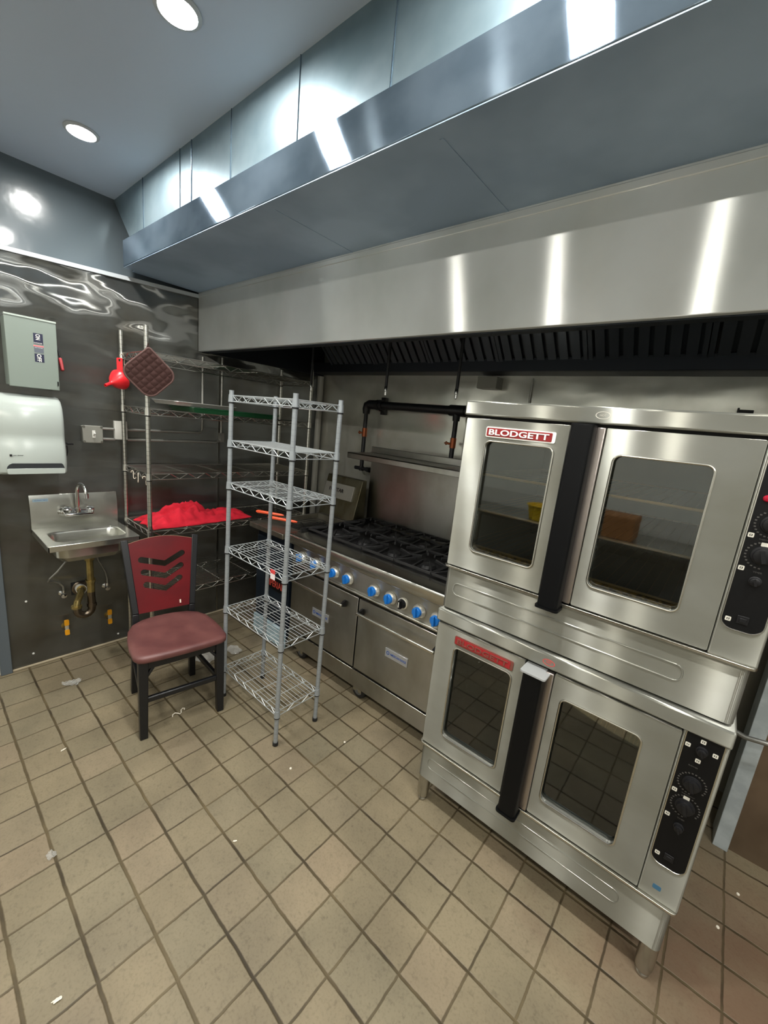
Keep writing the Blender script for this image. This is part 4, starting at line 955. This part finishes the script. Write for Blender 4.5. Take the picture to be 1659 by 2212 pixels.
for k in range(13):
    a = PI * k / 12; P.append((0.075 + 0.052 - 0.052 * math.cos(a), 0.600 + 0.010 * (1 - math.cos(a)), 1.11 + 0.05 * math.sin(a)))
b.tube(P, 0.0095, 14); e = P[-1]; b.cyl(e, (e[0] + 0.001, e[1], e[2] - 0.026), 0.0125); b.cyl((0.075, 0.6, 0.975), (0.075, 0.6, 1.005), 0.0155); b.build('spout', 'chrome', fc)
for yy, zz in ((0.545, 0.985), (0.658, 0.98)):
    m = MB(); m.lathe([(0.012, 0), (0.013, 0.012), (0.021, 0.018), (0.022, 0.038), (0.017, 0.044), (0, 0.045)], (0.08, yy, zz - 0.012), (0.35, 0, 1), 10); m.build('handle', 'chrome', fc, bevel=0.002)
dr = thing('drain_trap', 'brass drain trap under the hand sink', 'drain trap', (0.2, 0.6, 0.35))
b = MB(); b.cyl((0.235, 0.605, 0.7465), (0.235, 0.605, 0.715), 0.036, 0.024); b.cyl((0.235, 0.605, 0.72), (0.215, 0.610, 0.56), 0.019); b.cyl((0.215, 0.61, 0.585), (0.213, 0.611, 0.568), 0.026); b.cyl((0.213, 0.611, 0.57), (0.205, 0.612, 0.50), 0.0205); b.build('tailpiece', 'brass', dr)
b = MB(); P = [(0.205, 0.612, 0.50), (0.203, 0.613, 0.41)]
for k in range(1, 12): a = PI * k / 12; P.append((0.203, 0.575 + 0.038 * math.cos(a), 0.395 - 0.04 * math.sin(a)))
P += [(0.202, 0.537, 0.405), (0.20, 0.537, 0.418)]
b.tube(P, 0.0215, 16); b.cyl((0.203, 0.613, 0.425), (0.203, 0.613, 0.405), 0.0265); b.build('trap_bend', 'pipe_dark', dr)
b = MB(); b.cyl((0.20, 0.536, 0.41), (0.20, 0.536, 0.425), 0.028); b.tube([(0.20, 0.537, 0.42), (0.197, 0.541, 0.445), (0.17, 0.560, 0.468), (0.11, 0.585, 0.480), (0.07, 0.592, 0.475)], 0.0185, 14); b.cyl((0.09, 0.589, 0.478), (0.07, 0.592, 0.475), 0.025); b.build('trap_arm', 'brass', dr)
b = MB(); b.cyl((0.005, 0.602, 0.455), (0.085, 0.592, 0.475), 0.029); b.build('wall_sleeve', 'white_plastic', dr)
b = MB(); b.lathe([(0.030, 0.002), (0.045, 0.003), (0.045, 0.006), (0.034, 0.012), (0.030, 0.012)], (0, 0.602, 0.455), X_, 24); b.build('wall_ring', 'pipe_dark', dr)
b = MB(); b.box(0.0005, 0.002, 0.555, 0.64, 0.415, 0.50); b.build('wall_hole', 'black_gap', dr)
def valve(y, z, pts, lab, labh):
    t = thing('supply_valve', lab, 'valve', (0.0, y, z), 0, 'chrome supply valves under the sink')
    m = MB(); m.lathe([(0.018, 0), (0.014, 0.004), (0.007, 0.006), (0.007, 0.03), (0.011, 0.032), (0.011, 0.052), (0.004, 0.054)], (0, y, z), X_, 14); m.cyl((0.04, y, z), (0.04, y + 0.002, z + 0.03), 0.007, seg=10); m.build('body', 'chrome', t)
    m = MB(); m.lathe([(0.008, 0), (0.015, 0.002), (0.015, 0.008), (0, 0.010)], (0.052, y, z), (1, 0, -0.2), 8); m.build('handle', 'chrome', t)
    m = MB(); m.tube(pts, 0.0058, 8); tag(m.build('supply_hose', 'hose_braid'), labh, 'hose', 'sink supply hoses')
valve(0.507, 0.444, [(0.10, 0.545, 0.745), (0.11, 0.52, 0.69), (0.105, 0.475, 0.63), (0.09, 0.438, 0.585), (0.07, 0.432, 0.562), (0.05, 0.455, 0.552), (0.04, 0.49, 0.53), (0.04, 0.508, 0.50), (0.04, 0.509, 0.47)],
      'chrome supply valve on the wall left of the drain trap', 'grey supply hose looping out at the left under the sink')
valve(0.742, 0.436, [(0.10, 0.66, 0.745), (0.09, 0.69, 0.65), (0.06, 0.715, 0.60), (0.045, 0.735, 0.55), (0.04, 0.744, 0.50), (0.04, 0.744, 0.463)],
      'chrome supply valve on the wall right of the drain trap', 'dark supply hose curving down at the right under the sink')
def gas_valve(y, z, lab, dim):
    t = thing('shutoff_valve', lab, 'valve', (0, y, z), 0, 'yellow-handled shutoff valves low on the left wall')
    m = MB(); m.lathe([(0.022, 0.001), (0.022, 0.003), (0.010, 0.004), (0.010, 0.03), (0.013, 0.032), (0.013, 0.042), (0.005, 0.044)], (0, y, z), X_, 14); m.build('body', 'brass', t)
    m = MB(); m.box(0.040, 0.046, y - 0.010, y + 0.010, z - 0.018, z + 0.018); hh = m.build('handle', 'bezel_steel', t, bevel=0.002)
    for s in (-1, 1):
        m = MB(); m.prism([rr(y - 0.012, y + 0.012, z + (0.014 if s > 0 else -0.052), z + (0.052 if s > 0 else -0.014), 0.006, 3)], (0.038, 0, 0), Y_, Z_, 0, 0.010); m.build('grip', 'valve_yellow', hh, bevel=0.002)
gas_valve(0.513, 0.220, 'shutoff valve with bright yellow handle low on the wall, left of the trap', 1)
gas_valve(0.750, 0.220, 'shutoff valve with yellow handle low on the wall, right of the trap by the shelving', 1)
for yy, zz, l in ((0.334, 0.434, 'pale wall screw below left of the sink at mid height'), (0.346, 0.081, 'pale wall screw near the floor below left of the sink'), (0.807, 0.054, 'pale wall screw near the floor by the chrome shelving foot')):
    m = MB(); m.lathe([(0.0065, 0.0), (0.006, 0.003), (0.003, 0.005), (0, 0.005)], (0, yy, zz), X_, 12); tag(m.build('wall_screw', 'white_plastic'), l, 'screw', 'screws in the left wall cladding')

# ------------------------------------------------------------------ things on the left wall
db = thing('disconnect_box', 'grey-green electrical disconnect box on the left wall above the towel dispenser', 'electrical box', (0, 0.43, 1.69))
b = MB(); b.box(0.001, 0.138, 0.332, 0.530, 1.695, 2.035); b.build('enclosure', 'box_grey', db, bevel=0.004)
b = MB(); b.box(0.138, 0.150, 0.327, 0.534, 1.690, 2.038); cv = b.build('cover', 'box_grey', db, bevel=0.003)
b = MB(); b.box(0.13, 0.153, 0.327, 0.534, 2.036, 2.044); b.build('cover_lip', 'box_edge', cv)
b = MB()
b.mi = 0; b.box(0.150, 0.1508, 0.436, 0.475, 1.932, 1.970); b.box(0.150, 0.1508, 0.436, 0.475, 1.827, 1.868); b.box(0.150, 0.1506, 0.436, 0.475, 1.916, 1.932)
b.mi = 1; b.box(0.150, 0.1507, 0.436, 0.475, 1.874, 1.904); b.mi = 2; b.box(0.150, 0.1509, 0.434, 0.476, 1.904, 1.910); b.mi = 3
text_mb(b, 'ON', (0.1508, 0.4545, 1.952), (0, 0, -1), Y_, 0.028, 0.019, 0.0006, 0.02); text_mb(b, 'OFF', (0.1508, 0.4545, 1.848), (0, 0, -1), Y_, 0.038, 0.019, 0.0006, 0.02)
text_mb(b, 'DANGER', (0.1507, 0.4545, 1.9215), Y_, Z_, 0.034, 0.006, 0.0006); text_mb(b, 'HIGH VOLTAGE', (0.1507, 0.4555, 1.899), Y_, Z_, 0.032, 0.0035, 0.0006)
b.build('switch_label', ['label_navy', 'label_grey', 'label_pink', 'letter_white'], cv)
b = MB(); b.lathe([(0.025, 0), (0.025, 0.006), (0.012, 0.008), (0.012, 0.018)], (0.07, 0.530, 1.915), Y_, 18); b.beam((0.07, 0.548, 1.93), (0.085, 0.558, 1.86), 0.012, 0.006, X_); lv = b.build('lever', 'dial_black', db, bevel=0.002)
b = MB(); b.beam((0.083, 0.556, 1.868), (0.098, 0.562, 1.80), 0.024, 0.016, X_); b.build('grip', 'handle_red', lv, bevel=0.005)
b = MB(); b.box(0.1502, 0.156, 0.524, 0.529, 1.715, 1.737); b.build('latch', 'dial_black', cv)
pd = thing('towel_dispenser', 'white paper towel dispenser with curved cover on the left wall', 'paper towel dispenser', (0, 0.39, 1.24))
Pz = [(0.002, 1.24), (0.205, 1.24), (0.222, 1.252), (0.226, 1.30), (0.222, 1.36), (0.214, 1.40), (0.206, 1.425), (0.206, 1.45), (0.210, 1.48), (0.208, 1.54), (0.190, 1.60), (0.160, 1.63), (0.11, 1.648), (0.04, 1.652), (0.002, 1.652)]
def sect(y, s_):   # profile shrunk towards the wall for the rounded ends
    return [(0.002 + (x - 0.002) * s_, y, 1.24 + (z - 1.24) * (0.985 + 0.015 * s_)) for x, z in Pz]
b = MB(); st = []
for y, s_ in ((0.245, 0.90), (0.252, 0.97), (0.262, 1.0), (0.39, 1.01), (0.515, 1.0), (0.526, 0.97), (0.534, 0.90)): st.append(sect(y, s_))
n = len(Pz); vs = [v for s in st for v in s]; fs = [tuple(range(n)), tuple(range((len(st) - 1) * n, len(st) * n))[::-1]]
for k in range(len(st) - 1):
    for i in range(n): fs.append((k * n + i, k * n + (i + 1) % n, (k + 1) * n + (i + 1) % n, (k + 1) * n + i))
b.raw(vs, fs); cvr = b.build('cover', 'dispenser_white', pd, angle=50, bevel=0.004)
b = MB(); ol = [(0.277, 1.272), (0.516, 1.272), (0.514, 1.283)] + [(0.50 - 0.0 + 0.012 * math.cos(a), 1.285 + 0.015 * math.sin(a)) for a in (0.3, 0.8, 1.3)] + [(0.300, 1.300), (0.287, 1.293), (0.279, 1.282)]
b.prism([ol], (0.2255, 0, 0), Y_, Z_, 0, 0.003); b.build('towel_slot', 'dispenser_slot', cvr)
b = MB(); b.prism([rr(0.277, 0.518, 1.244, 1.273, 0.008, 3)], (0.222, 0, 0), Y_, Z_, 0, 0.012); b.build('tear_bar', 'dispenser_white', cvr, bevel=0.003)
b = MB(); b.box(0.2265, 0.2275, 0.292, 0.302, 1.336, 1.347); text_mb(b, 'san jamar', (0.2265, 0.3265, 1.3415), Y_, Z_, 0.042, 0.007, 0.001, 0.005); b.build('logo', 'text_black', cvr)
b = MB(); b.beam((0.13, 0.533, 1.412), (0.135, 0.556, 1.402), 0.010, 0.004, X_); b.box(0.115, 0.15, 0.552, 0.580, 1.394, 1.402); b.tube([(0.15, 0.548, 1.39), (0.152, 0.55, 1.36), (0.150, 0.546, 1.335), (0.14, 0.54, 1.33)], 0.003, 6); b.build('feed_lever', 'dial_black', pd)
jb = thing('switch_box', 'weathered grey metal switch box on the left wall between dispenser and shelving', 'switch box', (0, 0.70, 1.45))
b = MB(); b.box(0.001, 0.052, 0.652, 0.748, 1.405, 1.500); b.build('box', 'jbox_grey', jb, bevel=0.004)
b = MB(); b.box(0.052, 0.060, 0.648, 0.753, 1.400, 1.505); pl = b.build('cover_plate', 'jbox_grey', jb, bevel=0.006)
b = MB()
for yy in (0.656, 0.745):
    for zz in (1.408, 1.497): b.lathe([(0.007, 0), (0.006, 0.003), (0, 0.003)], (0.060, yy, zz), X_, 10)
b.build('screw', 'steel_leg', pl)
b = MB(); b.box(0.060, 0.064, 0.696, 0.712, 1.432, 1.476); b.beam((0.062, 0.703, 1.445), (0.082, 0.705, 1.462), 0.008, 0.008, Y_); b.build('toggle', 'white_plastic', pl, bevel=0.001)
b = MB(); b.box(0.001, 0.030, 0.826, 0.898, 1.423, 1.540); tag(b.build('outlet_box', 'white_plastic', bevel=0.003), 'white plastic electrical box on the left wall behind the shelving post', 'electrical box')
b = MB(); b.tube([(0.025, 0.7535, 1.488), (0.025, 0.8255, 1.488)], 0.0075, 10); b.tube([(0.025, 0.8985, 1.488), (0.020, 1.36, 1.493), (0.020, 1.385, 1.50), (0.020, 1.394, 1.52), (0.020, 1.396, 2.03)], 0.0085, 10)
tag(b.build('conduit', 'conduit'), 'upper grey conduit from the switch box that turns up behind the chrome shelving', 'conduit', 'conduits on the left wall')
b = MB(); b.tube([(0.025, 0.7535, 1.424), (0.025, 0.8255, 1.424)], 0.0075, 10); b.tube([(0.022, 0.8985, 1.424), (0.022, 1.50, 1.428), (0.022, 1.532, 1.44), (0.022, 1.54, 1.47), (0.022, 1.542, 2.05)], 0.009, 10); b.box(0.004, 0.036, 1.53, 1.56, 1.43, 1.50)
tag(b.build('conduit', 'conduit'), 'lower grey conduit from the switch box that turns up nearer the corner', 'conduit', 'conduits on the left wall')

# ------------------------------------------------------------------ chair
CA = math.atan2(-0.152, 0.988)
ch = thing('dining_chair', 'black framed dining chair with maroon seat and red slotted back', 'chair', (0.886, 0.817, 0), CA)
CM = ROOT[ch.name]
def cw(f, v, z): return CM @ Vector((f, v, z))
fdir = (CM.to_3x3() @ Vector((1, 0, 0))); vdir = (CM.to_3x3() @ Vector((0, 1, 0)))
for sv in (-1, 1):
    m = MB(); m.beam(cw(0.20, sv * 0.191, 0), cw(0.192, sv * 0.185, 0.435), 0.036, 0.036, vdir, (0.044, 0.044)); m.build('leg', 'chair_black', ch, bevel=0.004)
    m = MB(); m.beam(cw(-0.215, sv * 0.160, 0), cw(-0.190, sv * 0.150, 0.40), 0.034, 0.036, vdir, (0.034, 0.042))
    m.beam(cw(-0.190, sv * 0.150, 0.40), cw(-0.205, sv * 0.150 + 0.004, 0.50), 0.034, 0.042, vdir, (0.032, 0.040))
    m.beam(cw(-0.205, sv * 0.150 + 0.004, 0.50), cw(-0.322, sv * 0.188 + 0.016, 0.905), 0.032, 0.040, vdir, (0.034, 0.034)); m.build('leg', 'chair_black', ch, bevel=0.003)
m = MB(); m.beam(cw(0.192, -0.17, 0.412), cw(0.192, 0.17, 0.412), 0.022, 0.05, fdir)
for sv in (-1, 1): m.beam(cw(0.185, sv * 0.182, 0.412), cw(-0.185, sv * 0.15, 0.412), 0.022, 0.05, vdir)
m.beam(cw(-0.185, -0.14, 0.412), cw(-0.185, 0.14, 0.412), 0.022, 0.05, fdir)
for sv in (-1, 1): m.beam(cw(0.188, sv * 0.135, 0.392), cw(0.196, sv * 0.172, 0.345), 0.02, 0.014, fdir)
m.build('seat_frame', 'chair_black', ch, bevel=0.002)
m = MB(); m.beam(cw(0.198, -0.18, 0.215), cw(0.198, 0.18, 0.215), 0.022, 0.03, fdir); m.build('stretcher', 'chair_black', ch, bevel=0.006)
for sv in (-1, 1):
    m = MB(); m.beam(cw(0.19, sv * 0.188, 0.20), cw(-0.20, sv * 0.156, 0.20), 0.02, 0.03, vdir); m.build('stretcher', 'chair_black', ch, bevel=0.006)
# seat: rounded D shape
pts = [(0.235, -0.185), (0.24, -0.10), (0.242, 0.0), (0.24, 0.10), (0.235, 0.185), (0.222, 0.212), (0.19, 0.226), (0.10, 0.228), (0.0, 0.220), (-0.08, 0.205), (-0.14, 0.175), (-0.18, 0.12), (-0.197, 0.05), (-0.2, 0.0)]
full = pts + [(a, -c) for a, c in pts[::-1] if c > 0.001 and (a, c) not in ()][:]
full = [(0.235, -0.185), (0.24, -0.10), (0.242, 0.0)] + pts[3:] + [(a, -c) for a, c in reversed(pts[5:-1])]
m = MB(); NS = len(full); loops = []
for k_, zz in ((0.93, 0.436), (0.985, 0.438), (1.0, 0.448), (0.995, 0.462), (0.97, 0.470), (0.85, 0.468), (0.6, 0.463), (0.3, 0.461)):
    loops.append([cw(a * k_ + 0.01 * (1 - k_), c * k_, zz + (0.004 * (1 - k_) if False else 0)) for a, c in full])
vs = [v for l in loops for v in l]; fs = [tuple(range(NS))[::-1], tuple(range((len(loops) - 1) * NS, len(loops) * NS))]
for k in range(len(loops) - 1):
    for i in range(NS): fs.append((k * NS + i, k * NS + (i + 1) % NS, (k + 1) * NS + (i + 1) % NS, (k + 1) * NS + i))
m.raw(vs, fs); m.build('seat', 'seat_red', ch, angle=60)
# back panel with three chevron slots
zA, zB = 0.500, 0.900; bl = math.hypot(0.905 - 0.50, 0.322 - 0.205)
o0 = cw(-0.198, 0.004, zA); vB = (cw(-0.316, 0.016, 0.905) - cw(-0.198, 0.004, 0.50)).normalized()
hw0, hw1 = 0.134, 0.170
ol = [(-hw0, 0.0), (hw0, 0.0), (hw1, bl - 0.02)]
for k in range(1, 12): t_ = k / 12; ol.append((hw1 - 2 * hw1 * t_, bl - 0.02 + 0.030 * math.sin(PI * t_)))
ol.append((-hw1, bl - 0.02))
def slot(vc, ww, rise_l, rise_r, th):
    """a bent slot: left arm short, right arm rising"""
    L0, C0, R0 = Vector((-ww, vc + rise_l)), Vector((ww * 0.12, vc)), Vector((ww, vc + rise_r)); h = th / 2
    def cap(p, d, sgn):
        out = []
        for i in range(7):
            a = math.radians(-90 + 180 * i / 6) * 1.0; n = Vector((-d.y, d.x)); out.append(p + d * h * math.cos(a) * sgn + n * h * math.sin(a) * sgn)
        return out
    dl = (C0 - L0).normalized(); dr_ = (R0 - C0).normalized(); nl, nr = Vector((-dl.y, dl.x)), Vector((-dr_.y, dr_.x)); nc = (nl + nr).normalized()
    loop = cap(R0, dr_, 1) + [C0 + nc * h] + cap(L0, dl, -1) + [C0 - nc * h * 1.02]
    return [(p.x, p.y) for p in loop]
holes = [slot(v_, ww, 0.036, 0.050, 0.034) for v_, ww in ((0.268, 0.108), (0.195, 0.098), (0.122, 0.088))]
m = MB(); m.prism([ol] + [h[::-1] for h in holes], o0, vdir, vB, -0.007, 0.007); m.build('back_panel', 'wood_red', ch)
m = MB(); top = [o0 + vdir * a + vB * (c + 0.0008) for a, c in ol[2:]]
nB = vdir.cross(vB).normalized()
for a, c in zip(top, top[1:]): m.beam(a, c, 0.0135, 0.002, nB)
m.build('edge_band', 'wood_edge', ch)
m = MB(); m.obox(o0 + vdir * 0.085 + vB * 0.030 + nB * (0.0075 if nB.dot(fdir) > 0 else -0.0075), vdir, vB, nB, 0.004, 0.010, 0.001); m.build('paint_chip', 'ivory_plastic', ch)

# ------------------------------------------------------------------ litter on the floor
def film(cx, cy, sx, sy, rot, h, mt, seed, name, lab, cat, nu=14):
    m = MB(); vs = []; fs = []
    for i in range(nu + 1):
        for j_ in range(nu + 1):
            s, t = i / nu * 2 - 1, j_ / nu * 2 - 1
            # map square to ragged disc
            a = s * math.sqrt(1 - t * t / 2); c = t * math.sqrt(1 - s * s / 2)
            ang = math.atan2(c, a); k = 0.75 + 0.35 * mnoise.noise(Vector((math.cos(ang) * 1.6, math.sin(ang) * 1.6, seed)))
            x, y = a * sx * k, c * sy * k
            z = 0.002 + h * max(0, 0.5 + mnoise.noise(Vector((s * 2.3, t * 2.3, seed + 5))))
            vs.append((cx + x * math.cos(rot) - y * math.sin(rot), cy + x * math.sin(rot) + y * math.cos(rot), z))
    for i in range(nu):
        for j_ in range(nu): p = i * (nu + 1) + j_; fs.append((p, p + nu + 1, p + nu + 2, p + 1))
    m.raw(vs, fs); o = m.build(name, mt, angle=25); s_ = o.modifiers.new('thick', 'SOLIDIFY'); s_.thickness = 0.0006
    return tag(o, lab, cat)
film(0.352, 0.461, 0.062, 0.030, 1.2, 0.020, 'plastic_clear', 1, 'plastic_scrap', 'crumpled clear plastic scrap on the floor in front of the sink', 'litter')
film(0.60, 1.15, 0.10, 0.08, 0.4, 0.022, 'plastic_clear', 2, 'plastic_bag', 'clear plastic bag on the floor behind the right chair leg', 'litter', 22)
film(0.62, 1.34, 0.09, 0.06, 0.2, 0.016, 'plastic_clear', 8, 'plastic_wrap', 'clear plastic wrap on the floor between chair and grey shelving', 'litter', 18)
film(1.431, 0.152, 0.026, 0.018, 0.3, 0.010, 'plastic_clear', 3, 'plastic_scrap', 'small clear plastic scrap on a tile joint at the left of the photo', 'litter')
film(0.888, 0.302, 0.016, 0.005, 1.9, 0.003, 'paper_white', 4, 'paper_scrap', 'short white paper scrap on the floor left of the chair leg', 'litter')
film(1.851, 0.649, 0.011, 0.004, 0.9, 0.003, 'paper_white', 5, 'paper_scrap', 'tiny white paper scrap on the open floor in front of the ovens', 'litter')
film(1.909, 0.071, 0.018, 0.006, 1.3, 0.003, 'paper_white', 6, 'paper_scrap', 'cream paper scrap on the floor near the bottom left corner of the photo', 'litter')
b = MB(); S0 = Vector((0.99, 0.80, 0.004)); U = Vector((0.25, 0.97, 0)).normalized(); V = Vector((-0.97, 0.25, 0))
b.tube([S0 + U * a + V * c for a, c in ((-0.034, -0.022), (-0.03, -0.006), (-0.018, 0.002), (-0.006, -0.006), (0.004, -0.018), (0.012, -0.008), (0.014, 0.012), (0.024, 0.024), (0.034, 0.018), (0.030, 0.008))], 0.0028, 8)
tag(b.build('string', 'paper_white'), 'curled piece of white string on the floor in front of the chair', 'litter')
for i, (x, y, l) in enumerate(((1.72, 1.02, 'white crumb on the floor right of the grey shelving foot'), (1.78, 1.33, 'white crumb on the floor near the range kick panel'), (3.42, 1.93, 'white crumb on the floor right of the ovens, nearest the trim'), (3.36, 1.72, 'pale crumb on the floor right of the lower oven panel'))):
    m = MB(); m.lathe([(0.0, 0), (0.006, 0.001), (0.005, 0.005), (0, 0.006)], (x, y, 0), Z_, 7); tag(m.build('crumb', 'paper_white'), l, 'litter', 'crumbs on the floor')

# ------------------------------------------------------------------ behind the camera: what the oven glass mirrors
wt = thing('work_table', 'steel work table mirrored in the oven windows, behind the camera', 'table', (2.0, -1.68, 0))
b = MB(); b.box(0.7, 3.3, -2.0, -1.35, 0.83, 0.87); b.build('table_top', 'steel_range', wt, bevel=0.004)
for lx in (0.76, 3.24):
    for ly in (-1.94, -1.41): m = MB(); m.cyl((lx, ly, 0), (lx, ly, 0.83), 0.02); m.build('leg', 'steel_leg', wt)
b = MB(); b.box(0.75, 3.25, -1.97, -1.38, 0.25, 0.27); b.build('undershelf', 'steel_dull', wt)
b = MB(); b.lathe([(0.0, 0), (0.13, 0.0), (0.14, 0.01), (0.17, 0.15), (0.185, 0.152), (0.185, 0.158), (0.165, 0.158), (0.132, 0.014), (0, 0.012)], (1.66, -1.56, 0.871), Z_, 32)
tag(b.build('tub', 'tub_yellow'), 'yellow plastic tub mirrored in the upper left oven window', 'tub')
b = MB(); b.box(2.15, 2.5, -1.8, -1.45, 0.871, 1.08); tag(b.build('carton', 'cardboard', bevel=0.003), 'brown cardboard carton mirrored in the upper right oven window', 'box')
